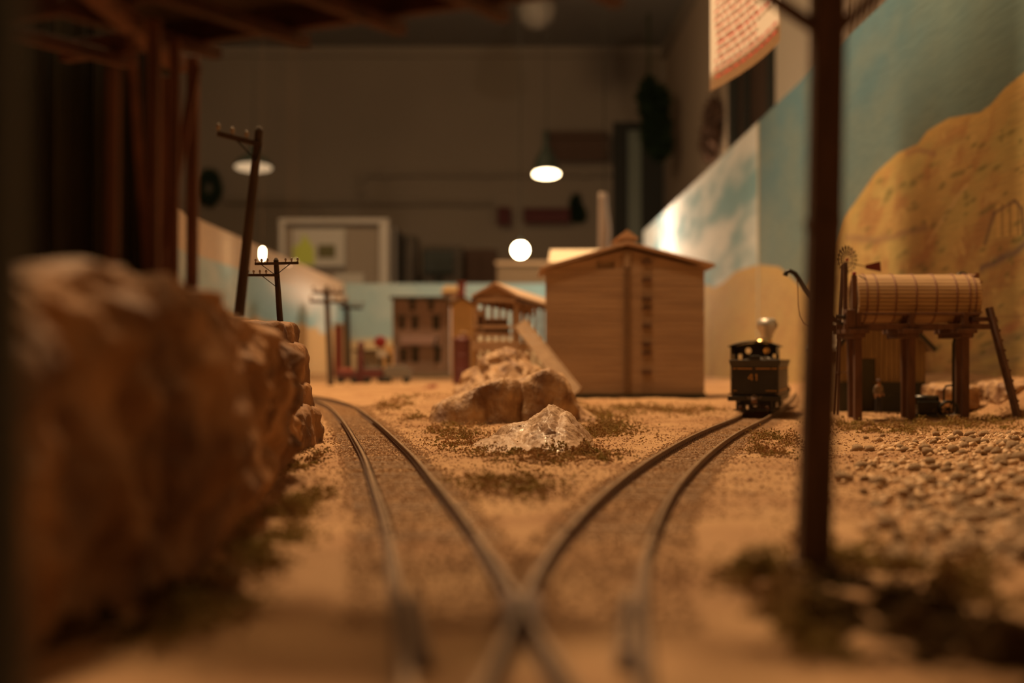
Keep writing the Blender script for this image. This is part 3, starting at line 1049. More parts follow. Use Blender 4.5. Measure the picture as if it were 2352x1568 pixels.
b2 = thing('painted_backdrop', 'low painted scenery board with a tan top band, behind the rocks left of the layout', 'backdrop', (-4, 20, 0))
V, Fc, c = paint_panel('painted_face', (-4.0, 7.0), (-4.0, 34.0), -0.15, 2.1, 'left')
o = np_mesh('painted_face', V - np.array((-4, 20, 0)), Fc[:, ::-1], 'painting', parent=b2, col=c)
MB().box((-4.04, 20.5, 0.97), (0.06, 27, 2.24)).build('board', 'plywood', b2, world=True)
b3 = thing('painted_backdrop', 'pale blue painted scenery board closing the far end of the layout', 'backdrop', (0, 34, 0))
V, Fc, c = paint_panel('painted_face', (-4.0, 34.0), (3.2, 34.0), -0.15, 2.1, 'back')
o = np_mesh('painted_face', V - np.array((0, 34, 0)), Fc[:, ::-1], 'painting', parent=b3, col=c)
MB().box((-0.4, 34.04, 0.97), (7.3, 0.06, 2.24)).build('board', 'plywood', b3, world=True)

# ------------------------------------------------------------------ room
FZ, CZ = -11.0, 13.4
YB, XR, XL, YN = 60.0, 6.5, -22.0, -16.0


def room_panel(name, c, d, m):
    o = MB().box(c, d).build(name, m)
    o['kind'] = 'structure'
    return o


room_panel('floor', ((XL + XR) / 2, (YB + YN) / 2, FZ - 0.15), (XR - XL + 1, YB - YN + 1, 0.3), 'floor')
room_panel('ceiling', ((XL + XR) / 2, (YB + YN) / 2, CZ + 0.15), (XR - XL + 1, YB - YN + 1, 0.3), 'ceil')
room_panel('wall_back', ((XL + XR) / 2, YB + 0.15, (FZ + CZ) / 2), (XR - XL + 1, 0.3, CZ - FZ), 'back')
room_panel('wall_front', ((XL + XR) / 2, YN - 0.15, (FZ + CZ) / 2), (XR - XL + 1, 0.3, CZ - FZ), 'back')
room_panel('wall_right', (XR + 0.15, (YB + YN) / 2, (FZ + CZ) / 2), (0.3, YB - YN, CZ - FZ), 'beige')
room_panel('wall_left', (XL - 0.15, (YB + YN) / 2, (FZ + CZ) / 2), (0.3, YB - YN, CZ - FZ), 'back')
room_panel('trim_1', (XR - 0.1, 22, CZ - 0.25), (0.2, 76, 0.5), 'back')
room_panel('trim_2', (-8, YB - 0.1, CZ - 0.2), (29, 0.2, 0.4), 'back')
# layout table under the scenery
tb = thing('layout_table', 'wooden table carrying the whole model landscape', 'table', (0, 17, FZ))
MB().box((-0.4, 17.2, -0.35), (7.4, 34, 0.3)).build('tabletop', 'plywood', tb, world=True)
for x in (-3.8, 3.0):
    for y in (1.0, 17, 33):
        MB().box((x, y, (FZ - 0.5) / 2), (0.5, 0.5, -0.5 - FZ)).build('leg', 'plywood', tb, world=True)

# door at the far end, black frame with grey glass
dp = thing('door_1', None, None, (5.3, YB, FZ))
tag(dp, 'dark framed glazed door at the far corner of the room', None, None, 'structure')
a, b_, c_, e = W(1408, 300, YB), W(1440, 300, YB), W(1472, 300, YB), W(1522, 300, YB)
zt = a.z
for q, (xa, xb) in enumerate(((a.x, b_.x), (c_.x, e.x))):
    MB().box(((xa + xb) / 2, YB - 0.15, (zt + FZ) / 2), (xb - xa, 0.3, zt - FZ)).build('door_frame', 'blackframe', dp, world=True)
MB().box(((a.x + e.x) / 2, YB - 0.15, zt + 0.15), (e.x - a.x, 0.3, 0.3)).build('door_frame', 'blackframe', dp, world=True)
MB().box(((b_.x + c_.x) / 2, YB - 0.08, (zt + FZ) / 2), (c_.x - b_.x, 0.1, zt - FZ)).build('door_glass', 'grayglass', dp, world=True)

# dark window and pale panel on the right wall
wn = thing('window_1', None, None, (XR, 38, 2))
tag(wn, 'dark window with a heavy black frame in the beige side wall', None, None, 'structure')
MB().box((XR - 0.05, 37.6, 5.2), (0.06, 6.2, 7.5)).build('pane', 'nightglass', wn, world=True)
for y, wd in ((34.6, 0.8), (38.4, 0.25), (40.8, 1.0)):
    MB().box((XR - 0.12, y, 5.2), (0.24, wd, 7.9)).build('window_frame', 'blackframe', wn, world=True)
for z in (1.2, 9.2):
    MB().box((XR - 0.12, 37.7, z), (0.24, 7, 0.4)).build('window_frame', 'blackframe', wn, world=True)
pn = MB().box((XR - 0.2, 31.2, 5.0), (0.2, 4.6, 12)).build('door_2', mat('grey_door', (0.42, 0.37, 0.30), 0.7), bevel=0.03)
tag(pn, 'pale grey door in the side wall right of the dark window', None, None, 'structure')


def leafy(name, label, cat, blobs, loc, nleaf, size, m='garland', group=None):
    """leaf sprays in round masses: blobs (centre, radius vector)"""
    root = thing(name, label, cat, loc, 0, group)
    mb = MB()
    for _ in range(nleaf):
        c, r = random.choice(blobs)
        while True:
            q = Vector((random.uniform(-1, 1), random.uniform(-1, 1), random.uniform(-1, 1)))
            if q.length < 1:
                break
        p = Vector(c) + Vector((q.x * r[0], q.y * r[1], q.z * r[2]))
        a = Vector((random.gauss(0, 1), random.gauss(0, 1), random.gauss(0, 1))).normalized() * size
        b = a.orthogonal().normalized() * size * 0.3
        n_ = a.cross(b).normalized() * size * 0.06
        mb.add([p - a, p + b, p + a, p - b, p + n_], [(0, 1, 4), (1, 2, 4), (2, 3, 4), (3, 0, 4), (3, 2, 1, 0)])
    o = mb.build('foliage', m, root, world=False, kind='stuff')
    o.location = (-root.location.x, -root.location.y, -root.location.z)
    return root


g = W(1497, 260, 54)
k = 54 / F
rt = leafy('hanging_plant', 'dark green hanging garland at the far corner above the dark door', 'plant',
           [(W(1490, 225, 54), (22 * k, .3, 45 * k)), (W(1515, 240, 54), (20 * k, .3, 40 * k)), (W(1508, 300, 54), (34 * k, .5, 48 * k)), (W(1515, 335, 54), (24 * k, .4, 30 * k))], W(1500, 200, 54), 1700, 0.32)
MB().tube([W(1490, 190, 54), W(1490, -60, 54)], 0.04).build('stem', 'garland', rt, world=True)
rt = leafy('wall_garland', 'dark dried garland hanging beside the black window frame', 'garland',
           [((XR - .3, 44.0, W(1664, 290, 44).z), (.2, .9, .9)), ((XR - .3, 44.6, W(1664, 320, 44).z), (.2, .7, .6))], (XR - .3, 44, 8), 420, 0.3, 'gallery')
MB().beam((XR - .2, 44, 8.9), (XR - .2, 44.2, 5.6), 0.08).build('stem', 'gallery', rt, world=True)
# wreath on the back wall
wr = thing('wreath', 'dark green round wreath hanging by the trestle posts on the far wall', 'wreath', W(480, 430, 59.72))
mb = MB()
k = 58 / F
for i in range(700):
    a = random.uniform(0, 2 * math.pi)
    r = (20 + random.uniform(-6, 6)) * k
    p = Vector((r * math.cos(a), random.uniform(-.06, .06), r * 1.5 * math.sin(a)))
    d1 = Vector((random.gauss(0, 1), random.gauss(0, .3), random.gauss(0, 1))).normalized() * .2
    d2 = d1.orthogonal().normalized() * .08
    mb.add([p - d1, p + d2, p + d1, p - d2], [(0, 1, 2, 3)])
mb.build('foliage', 'garland', wr, kind='stuff')
mb = MB()
mb.tube([(20 * k * math.cos(t), 0, 30 * k * math.sin(t)) for t in np.linspace(0, 2 * math.pi, 33)], 0.1, 8, caps=False)
mb.build('ring', 'garland', wr)
mb = MB()
mb.tube([(0, 0, -30 * k), (0.1, -.05, -46 * k)], 0.1)
mb.build('ribbon', 'garland', wr)


def framed(name, label, cat, px0, py0, px1, py1, d, th, m, frame=None, fw=0.0, group=None):
    a, b = W(px0, py0, d), W(px1, py1, d)
    r = thing(name, label, cat, ((a.x + b.x) / 2, d, b.z), 0, group)
    MB().box(((a.x + b.x) / 2, d, (a.z + b.z) / 2), (b.x - a.x, th, a.z - b.z)).build('panel', m, r, world=True, bevel=0.02)
    if frame:
        for (x, z, wx, wz) in (((a.x + b.x) / 2, a.z, b.x - a.x + fw, fw), ((a.x + b.x) / 2, b.z, b.x - a.x + fw, fw), (a.x, (a.z + b.z) / 2, fw, a.z - b.z), (b.x, (a.z + b.z) / 2, fw, a.z - b.z)):
            MB().box((x, d - th * 0.6, z), (wx, th, wz)).build('frame', frame, r, world=True, bevel=0.02)
    return r


framed('wall_board', 'dark brown rectangular board on the far wall behind the bright lamp', 'board', 1262, 312, 1390, 364, 59.6, 0.3, 'gallery', 'gallery', 0.25)
framed('wall_sign', 'small square dark red sign on the far wall', 'sign', 1146, 480, 1170, 514, 59.6, 0.2, 'bow', 'bow', 0.12)
rs = framed('wall_sign', 'long dark red sign on the far wall with greenery at its end', 'sign', 1206, 482, 1305, 510, 59.6, 0.2, 'bow', 'bow', 0.12)
leafy('wreath', 'small dark evergreen spray at the end of the long red sign', 'wreath', [(W(1328, 492, 59.75), (.34, .05, .35)), (W(1322, 468, 59.75), (.2, .05, .4))], W(1326, 505, 59.75), 420, 0.2)
# conduits and a duct on the far wall
for (p0, p1, r_, lab) in (((830, 400), (1400, 400), 0.10, 'thin horizontal conduit high on the far wall above the lamps'), ((520, 462), (1130, 466), 0.12, 'long horizontal pipe low on the far wall'),
                          ((832, 402), (832, 470), 0.09, 'short vertical conduit joining the two wall pipes')):
    a, b = W(*p0, 59.8), W(*p1, 59.8)
    o = thing('wall_pipe', lab, 'pipe', a, 0, 'pipes on the far wall')
    MB().tube([a, b], r_, 10).build('pipe', 'back', o, world=True)
    for t in (0.1, 0.5, 0.9):
        MB().box(a.lerp(b, t), (0.25, 0.3, 0.28)).build('clamp', 'back', o, world=True)

# display case with white frame
D = 46.0
cs = thing('display_case', 'pale framed display case with posted papers, standing beyond the left scenery board', 'display case', (W(770, 0, D).x, D, FZ))
a, b = W(648, 508, D), W(886, 900, D)
dep = 6.0
MB().box(((a.x + b.x) / 2, D + 0.2, (a.z + FZ) / 2), (b.x - a.x, 0.1, a.z - FZ)).build('back_panel', 'caseback', cs, world=True)
fw = 0.24
for x in (a.x, b.x - 0.05):
    MB().box((x, D, (a.z + FZ) / 2), (fw * (1.3 if x > a.x else 0.7), 0.3, a.z - FZ)).build('post', 'case', cs, world=True, bevel=0.03)
MB().box(((a.x + b.x) / 2, D, a.z), (b.x - a.x + 0.2, 0.3, 0.16)).build('top_rail', 'case', cs, world=True, bevel=0.03)
MB().box((b.x + 0.16, D + dep / 2 + 0.3, (a.z + FZ) / 2), (0.06, dep, a.z - FZ)).build('side_panel', 'cabinet', cs, world=True)
for i in range(4):
    MB().box((b.x + 0.22, D + 0.9 + i * 1.4, (a.z + FZ) / 2), (0.06, 0.12, a.z - FZ - 0.2)).build('side_slat', 'case' if i == 0 else 'blackframe', cs, world=True)


def paper(px0, py0, px1, py1, d, lab, m='papergrey', marks=()):
    p, q = W(px0, py0, d), W(px1, py1, d)
    r = thing('notice', lab, 'notice', ((p.x + q.x) / 2, d, q.z), 0, 'papers in the display case')
    MB().box(((p.x + q.x) / 2, d, (p.z + q.z) / 2), (q.x - p.x, 0.02, p.z - q.z)).build('sheet', m, r, world=True)
    for (u0, v0, u1, v1, mm, nm) in marks:
        s0, s1 = W(u0, v0, d - 0.03), W(u1, v1, d - 0.03)
        MB().box(((s0.x + s1.x) / 2, d - 0.03, (s0.z + s1.z) / 2), (s1.x - s0.x, 0.02, s0.z - s1.z)).build(nm, mm, r, world=True)


paper(672, 525, 792, 612, D - 0.1, 'pale sheet in the display case with a yellow-green shape and a dark picture', 'papergrey', ((730, 562, 770, 592, 'photo', 'picture'),))
mb = MB()
k = (D - 0.2) / F
c0 = W(697, 570, D - 0.12)
mb.plate([(x * k, y * k) for x, y in ((-24, -38), (26, -38), (24, 0), (12, 18), (0, 34), (-8, 10), (-24, 4))], [], 0.03, c0, (1, 0, 0), (0, 0, 1))
o = thing('notice', 'yellow-green pointed cutout pinned on the pale sheet in the case', 'notice', c0, 0, 'papers in the display case')
mb.build('cutout', 'yellow', o, world=True)
MB().tube([c0 + Vector((-.05, -.06, .3)), c0 + Vector((-.05, 0, .3))], 0.03).build('pin', 'case', o, world=True)
paper(768, 628, 835, 668, D - 0.1, 'small pale sheet low in the display case', 'papergrey')

# furniture along the far wall
for (x0, y0, x1, y1, d, m, lab, scr) in ((903, 540, 955, 900, 54, 'cabinet', 'dark tall cabinet behind the display case', None),
                                         (970, 565, 1062, 900, 55, 'cabinet', 'grey-brown cabinet with a dark screen standing against the far wall', (972, 575, 1042, 628)),
                                         (1066, 572, 1142, 900, 56, 'gallery', 'dark brown cabinet with two doors against the far wall', None)):
    p, q = W(x0, y0, d), W(x1, y1, d)
    r = thing('cabinet', lab, 'cabinet', ((p.x + q.x) / 2, d, FZ), 0, 'cabinets along the far wall')
    MB().box(((p.x + q.x) / 2, d + 1, (p.z + FZ) / 2), (q.x - p.x, 2, p.z - FZ)).build('body', m, r, world=True, bevel=0.03)
    mid = (p.x + q.x) / 2
    for sx in (-1, 1):
        dd = MB().box((mid + sx * (q.x - p.x) / 4, d - 0.03, (p.z + FZ) / 2), ((q.x - p.x) / 2 - 0.08, 0.06, p.z - FZ - 0.3)).build('door', m, r, world=True, bevel=0.02)
        MB().box((mid + sx * 0.1, d - 0.1, (p.z + FZ) / 2 + 1), (0.03, 0.06, 0.5)).build('handle', 'case', dd, world=True)
    if scr:
        s0, s1 = W(scr[0], scr[1], d - 0.24), W(scr[2], scr[3], d - 0.24)
        t = thing('monitor', 'dark flat screen standing before the grey-brown cabinet', 'monitor', ((s0.x + s1.x) / 2, d - 0.24, s1.z))
        MB().box(((s0.x + s1.x) / 2, d - 0.24, (s0.z + s1.z) / 2), (s1.x - s0.x, 0.2, s0.z - s1.z)).build('screen', 'glassdark', t, world=True, bevel=0.04)
        MB().box(((s0.x + s1.x) / 2, d - 0.2, s1.z - 0.4), (0.3, 0.15, 0.9)).build('stand', 'blackframe', t, world=True)
p, q = W(1142, 604, 41), W(1262, 700, 41)
r = thing('partition', 'tan wooden partition below the round bright bulb', 'partition', ((p.x + q.x) / 2, 41, FZ))
MB().box(((p.x + q.x) / 2, 41, (p.z + FZ) / 2), (q.x - p.x, 0.15, p.z - FZ)).build('panel', mat('partition_paint', (0.24, 0.175, 0.115), 0.85), r, world=True)
MB().box(((p.x + q.x) / 2, 41, p.z), (q.x - p.x + 0.1, 0.25, 0.1)).build('top_rail', 'plywood', r, world=True)


# ------------------------------------------------------------------ lamps
def pendant(label, c, r, glow, shade_h=0.42, tilt=0.0, cord_top=CZ, light=None):
    R = Matrix.Rotation(tilt, 3, 'X')
    t = thing('pendant_lamp', label, 'lamp', c, 0, 'shaded lamps hanging over the layout')
    prof = [(r, 0.0), (r * 0.97, 0.02), (r * 0.80, shade_h * 0.45), (r * 0.42, shade_h * 0.8), (r * 0.22, shade_h), (r * 0.2, shade_h * 1.5), (0.0, shade_h * 1.55)]
    mb = MB().lathe(prof, (0, 0, 0), 36, rot=R)
    mb.f.pop(len(prof) * 36 - 36) if False else None
    mb.build('shade', 'shade', t)
    mb = MB().lathe([(0.0, -0.012), (r * 0.6, -0.03 * r), (r * 0.93, -0.010)], (0, 0, 0), 36, rot=R)
    mb.build('diffuser', glow, t)
    MB().tube([(0, 0, shade_h * 1.4), (0, 0, cord_top - c[2])], 0.010, 6).build('cord', 'blackframe', t)
    return t


pendant('dim cream lamp behind the leaning utility pole', W(582, 384, 40), 0.56, 'bulbdim', 0.42, tilt=math.radians(-9))
pendant('bright lamp with dark shade hanging left of the dark door', W(1255, 399, 40), 0.40, 'bulb', 0.85, tilt=math.radians(-14))
c = W(1195, 574, 36)
t = thing('bulb_lamp', 'bare round glowing bulb hanging above the tan partition', 'lamp', c)
MB().lathe([(0.0, -0.2), (0.1, -0.17), (0.17, -0.1), (0.2, 0), (0.17, 0.1), (0.1, 0.17), (0, 0.2)], (0, 0, 0), 24).build('bulb', 'bulbhot', t)
MB().lathe([(0.07, 0.17), (0.08, 0.3), (0.05, 0.34)], (0, 0, 0), 16).build('socket', 'blackframe', t)
MB().tube([(0, 0, 0.3), (0, 0, CZ - c.z)], 0.009, 6).build('cord', 'blackframe', t)
c = W(603, 582, 20)
t = thing('bulb_lamp', 'small oval glowing bulb just above the utility pole crossarm', 'lamp', c)
MB().lathe([(0.0, -0.085), (0.02, -0.06), (0.026, 0), (0.02, 0.06), (0, 0.085)], (0, 0, 0), 20).build('bulb', 'bulbhot', t)
MB().lathe([(0.014, 0.075), (0.016, 0.12), (0.01, 0.13)], (0, 0, 0), 16).build('socket', 'blackframe', t)
MB().tube([(0, 0, 0.2), (0, 0, CZ - c.z)], 0.003, 6).build('cord', 'back', t)
for (px, py, s) in ((664, 608, 0.013), (680, 598, 0.008)):  # glowing balls imitate distant light reflections
    c = W(px, py, 20)
    t = thing('glint_ball', 'small glowing ball standing in for a far light glint beside the utility pole crossarm' if s > .01 else 'tiny glowing ball standing in for a glint at the tip of the crossarm', 'glint_ball', c)
    MB().lathe([(0.0, -s), (s * .7, -s * .7), (s, 0), (s * .7, s * .7), (0, s)], (0, 0, 0), 16).build('ball', mat('glint_glow', (1, .8, .6), .3, emit=(1, .66, .4), estr=3.0 if s > .01 else 5.0), t)
    MB().tube([(0, 0, s), (0, 0, CZ - c.z)], 0.004, 6).build('string', 'back', t)
# low lamp standing behind the elevator, lighting the painted clouds
c = Vector((1.9, 29.5, 2.2))
t = thing('bulb_lamp', 'hot lamp hidden behind the elevator roof, lighting the painted clouds', 'lamp', c)
MB().lathe([(0.0, -0.1), (0.07, -0.07), (0.1, 0), (0.07, 0.07), (0, 0.1)], (0, 0, 0), 16).build('bulb', 'bulb', t)
MB().tube([(0, 0, -0.08), (0, 0, -2.2)], 0.03, 8).build('stand', 'blackframe', t)
lamp('wall_lamp_light', 'POINT', (1.75, 29.5, 2.2), 900, 0.1, col=(1, 0.68, 0.42))
lamp('side_wall_fill', 'POINT', (5.5, 43.0, 4.4), 330, 0.15, col=(1, 0.66, 0.36))  # unseen fill without a bulb, added to brighten the beige wall
lamp('bulb_light', 'POINT', W(1195, 574, 35.7), 40, 0.2, col=(1, 0.66, 0.38))
lamp('pendant_light', 'SPOT', W(1255, 404, 40), 500, 0.3, W(1255, 2500, 36), 130, 0.6)

# edge-on paper strip left of the door, and its twin use: lit banner
p0, p1 = W(1372, 442, 24), W(1400, 720, 24)
t = thing('banner', 'narrow pinkish white banner hanging edge-on left of the dark door', 'banner', (p0.x, 24, p1.z))
mb = MB()
vs, fs = [], []
for i in range(20):
    z = p1.z + (p0.z - p1.z) * i / 19
    bend = 0.03 * math.sin(i * 0.6)
    for (x, y) in ((p0.x + 0.0, 24.0), (p0.x + 0.10 + bend, 23.9), (p0.x + 0.20 + bend, 24.25)):
        vs.append((x + (0.02 * i / 19), y, z - (0.12 if (i == 19 and x > p0.x + .2) else 0)))
for i in range(19):
    for j in range(2):
        fs.append((i * 3 + j, i * 3 + j + 1, i * 3 + j + 4, i * 3 + j + 3))
mb.add(vs, fs, 0, True)
o = mb.build('cloth', mat('banner_cloth', (0.55, 0.46, 0.42), 0.9), t, world=True)
o.modifiers.new('solid', 'SOLIDIFY').thickness = 0.02
MB().tube([(p0.x + 0.12, 24.05, p0.z), (p0.x + 0.12, 24.05, CZ)], 0.008, 6).build('cord', 'blackframe', t, world=True)

# hanging poster, white with lines of red print
A0 = Vector((1.672, 12.0, 2.585))
A1 = Vector((1.915, 9.85, 2.60))
Uv = (A1 - A0)
ps = thing('hanging_poster', 'white poster with lines of red print hanging above the scenery board', 'poster', A0)


def poster_pt(u, v, off=0.0):
    """u 0..1 along the sheet, v height; a gentle curl"""
    p = A0 + Uv * u + Vector((0, 0, v))
    nrm = Vector((-Uv.y, Uv.x, 0)).normalized()
    if nrm.x > 0:
        nrm = -nrm
    curl = 0.07 * math.sin(u * math.pi) * (1 - v / 3.2) - 0.06 * max(0, u - 0.85) / 0.15
    return p + nrm * (off - curl)


mb = MB()
vs, fs = [], []
NU, NV = 40, 16
for i in range(NU + 1):
    for j in range(NV + 1):
        u_ = i / NU
        cut = 0.10 * max(0, u_ - 0.9) / 0.1
        vs.append(poster_pt(u_, cut + (2.8 - cut) * j / NV))
for i in range(NU):
    for j in range(NV):
        a_ = i * (NV + 1) + j
        fs.append((a_, a_ + NV + 1, a_ + NV + 2, a_ + 1))
mb.add(vs, fs, 0, True)
o = mb.build('sheet', 'paper', ps, world=True)
o.modifiers.new('solid', 'SOLIDIFY').thickness = 0.004
mb, mb2 = MB(), MB()
rr = random.Random(11)


def dash(mb_, u0, u1, v, h):
    n_ = max(2, int((u1 - u0) * 30))
    vs_, fs_ = [], []
    for i in range(n_ + 1):
        u_ = u0 + (u1 - u0) * i / n_
        vs_ += [poster_pt(u_, v, 0.012), poster_pt(u_, v + h, 0.012)]
    for i in range(n_):
        fs_.append((2 * i, 2 * i + 2, 2 * i + 3, 2 * i + 1))
    mb_.add(vs_, fs_)


for r_ in range(13):
    v = 0.07 + r_ * 0.068
    u_ = 0.06 + rr.uniform(0, .03)
    end = 0.84 if r_ not in (2, 3, 5) else 0.55
    while u_ < end:
        L = rr.uniform(0.03, 0.10)
        dash(mb if (r_ in (0, 4) or r_ > 9) else mb2, u_, min(u_ + L, end), v, 0.022)
        u_ += L + 0.018
for r_ in range(5):
    dash(mb, 0.1, 0.9, 1.0 + r_ * 0.26, 0.10)
mb.build('red_print', 'redink', ps, world=True, kind='stuff')
mb2.build('fine_print', 'redinkpale', ps, world=True, kind='stuff')
for u_ in (0.05, 0.95):
    MB().tube([poster_pt(u_, 2.78), poster_pt(u_, 2.78) + Vector((0, 0, CZ - 5.4))], 0.006, 6).build('string', 'case', ps, world=True)

# dark curtain to the far left
cu = thing('curtain', 'very dark greenish cloth hanging left of the trestle', 'curtain', (-2.6, 6.6, 0.4))
mb = MB()
vs, fs = [], []
n_ = 120
for i in range(n_ + 1):
    x = -5.4 + (5.4 - 1.60) * i / n_
    y = 6.7 + 0.06 * math.sin(i * 0.9) + 0.03 * math.sin(i * 2.3)
    for z in (-0.05, 1.4, 2.9):
        vs.append((x, y, z))
for i in range(n_):
    for j in (0, 1):
        fs.append((i * 3 + j, i * 3 + 3 + j, i * 3 + 4 + j, i * 3 + 1 + j))
mb.add(vs, fs, 0, True)
o = mb.build('cloth', 'curtain', cu, world=True)
o.modifiers.new('solid', 'SOLIDIFY').thickness = 0.01
MB().tube([(-5.4, 6.7, 2.9), (-1.6, 6.7, 2.9)], 0.02).build('curtain_rod', 'blackframe', cu, world=True)
# black upright close to the lens
bp = thing('scenery_edge_post', 'black upright board edge very close at the far left', 'post', (-0.45, 1.0, -0.05))
MB().box((-0.408, 1.0, 0.45), (0.12, 0.05, 1.0)).build('board', 'blackframe', bp, world=True, bevel=0.004)
MB().box((-0.408, 1.0, -0.03), (0.15, 0.08, 0.04)).build('base', 'blackframe', bp, world=True, bevel=0.004)

# ------------------------------------------------------------------ trestle bridge
tr_ = thing('trestle_bridge', 'dark red timber trestle bridge standing on the rock and crossing overhead', 'bridge', (-0.7, 2.8, 0.45))
U = Vector((0.88, -0.475, 0)).normalized()
Vv_ = Vector((0.475, 0.88, 0)).normalized()
B0 = Vector((-0.665, 2.99, 1.0))
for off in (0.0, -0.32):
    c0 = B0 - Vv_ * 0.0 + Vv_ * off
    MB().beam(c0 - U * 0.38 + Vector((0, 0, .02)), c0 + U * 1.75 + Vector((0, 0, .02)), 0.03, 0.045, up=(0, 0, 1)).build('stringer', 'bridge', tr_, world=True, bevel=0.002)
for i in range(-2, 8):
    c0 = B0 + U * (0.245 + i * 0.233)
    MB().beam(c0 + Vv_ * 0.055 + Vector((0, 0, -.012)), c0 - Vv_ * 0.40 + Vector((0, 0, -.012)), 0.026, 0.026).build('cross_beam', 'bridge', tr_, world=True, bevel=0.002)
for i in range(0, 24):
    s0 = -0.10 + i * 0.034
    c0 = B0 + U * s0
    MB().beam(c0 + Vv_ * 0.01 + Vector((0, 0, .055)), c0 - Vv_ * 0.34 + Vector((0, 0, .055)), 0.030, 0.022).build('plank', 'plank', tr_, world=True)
for (px, d, wd, top) in ((257, 2.55, 0.020, 0.86), (350, 2.74, 0.024, 0.99), (378, 3.3, 0.020, 0.99), (398, 2.90, 0.020, 0.99), (440, 3.08, 0.024, 0.99)):
    x = (px - 1176) / F * d
    MB().beam((x, d, 0.44), (x + 0.004, d, top), wd).build('post', 'trestle', tr_, world=True, bevel=0.002)
a, b = W(368, 610, 2.93), W(452, 150, 2.93)
MB().beam(a, b, 0.018, 0.010).build('brace', 'trestle', tr_, world=True)
a, b = W(340, 620, 2.80), W(300, 80, 2.6)
MB().beam(a, b, 0.014, 0.010).build('brace', 'trestle', tr_, world=True)
MB().beam((-0.74, 2.45, 0.985), (-0.735, 3.15, 0.985), 0.04, 0.03).build('cap', 'trestle', tr_, world=True, bevel=0.002)
MB().beam((-0.74, 2.45, 0.475), (-0.70, 3.2, 0.465), 0.04, 0.03).build('sill', 'trestle', tr_, world=True, bevel=0.002)

# near timber post with knee braces
tp = thing('timber_post', 'dark leaning timber post with knee braces, close in front of the painted hills', 'post', (0.479, 2.27, 0))
d = 2.27
MB().beam(W(1866, 1330, d), W(1893, 508, d), 0.050, 0.048).build('lower_post', 'postwood', tp, world=True, bevel=0.003)
MB().beam(W(1893, 520, d), W(1908, -330, d), 0.050, 0.044).build('upper_post', 'postwood', tp, world=True, bevel=0.003)
MB().box(W(1891, 512, d), (0.052, 0.052, 0.014)).build('collar', 'postwood', tp, world=True)
MB().beam(W(1890, 75, d), W(1690, -60, d), 0.020, 0.018).build('knee_brace', 'postwood', tp, world=True)
MB().beam(W(1925, 70, d), W(2120, -110, d), 0.020, 0.018).build('knee_brace', 'postwood', tp, world=True)
MB().beam(W(1500, -120, d), W(2300, -120, d), 0.035, 0.035).build('cap', 'postwood', tp, world=True)
MB().box((0.479, 2.27, 0.0), (0.075, 0.075, 0.03)).build('footing', 'postwood', tp, world=True, bevel=0.004)


# ------------------------------------------------------------------ utility poles
def pole(label, base, top, r, arms, lean_x=(1, 0, 0)):
    base, top = Vector(base), Vector(top)
    t = thing('utility_pole', label, 'utility pole', base, 0, 'utility poles along the layout')
    MB().tube([base, base.lerp(top, .5), top], [r * 1.1, r, r * 0.85], 12).build('pole', 'polewood', t, world=True)
    MB().lathe([(r * .9, 0), (r * .5, r * .8), (0, r)], top, 12).build('pole_cap', 'polewood', t, world=True)
    for (f, x0, x1, dz, n_, th) in arms:
        c = base.lerp(top, f)
        a = c + Vector((x0, -r * 1.1, -dz * x0))
        b = c + Vector((x1, -r * 1.1, -dz * x1))
        ar = MB().beam(a, b, th, th * 1.2).build('crossarm', 'polewood', t, world=True)
        for q in range(n_):
            u_ = (q + 0.5) / n_
            p = a.lerp(b, 0.02 + 0.96 * q / max(n_ - 1, 1))
            if (p - c).xy.length < r * 2:
                continue
            MB().lathe([(th * .28, 0), (th * .28, th * .7), (th * .55, th * .8), (th * .55, th * 1.5), (th * .3, th * 2.0), (0, th * 2.1)], p + Vector((0, 0, th * .5)), 10).build('insulator', 'insul' if r > 0.012 else 'polewood', ar, world=True)
        for sg in ((-1, 1) if x0 < 0 < x1 else (-1,) if x0 < 0 else (1,)):
            m_ = min(abs(x0) if sg < 0 else abs(x1), 0.065)
            MB().beam(c + Vector((sg * m_, -r * 1.2, -dz * sg * m_)), base.lerp(top, f) + Vector((0, -r * 1.2, -0.05)), th * .35).build('brace', 'iron', t, world=True)
    return t


pole('nearest dark utility pole, leaning, with a one-sided crossarm before the dim lamp', W(549, 725, 4.2), W(595, 300, 4.2), 0.0145, [(0.925, -0.115, 0.015, 0.26, 4, 0.012)])
pole('second utility pole rising behind the stacked rock slabs, with two crossarms', W(645, 760, 6.0), W(634, 598, 6.0), 0.0125, [(0.955, -0.088, 0.096, -0.02, 8, 0.009), (0.79, -0.125, 0.012, 0.0, 6, 0.009)])
pole('third utility pole standing on the sand left of the town clutter', W(760, 884, 17), W(750, 662, 17), 0.036, [(0.955, -0.16, 0.19, 0.03, 4, 0.03), (0.86, -0.2, 0.25, 0.03, 4, 0.03)])
pole('farthest faint utility pole against the painted sky', W(800, 872, 22), W(796, 698, 22), 0.045, [(0.955, -0.1, 0.25, 0.03, 4, 0.04)])


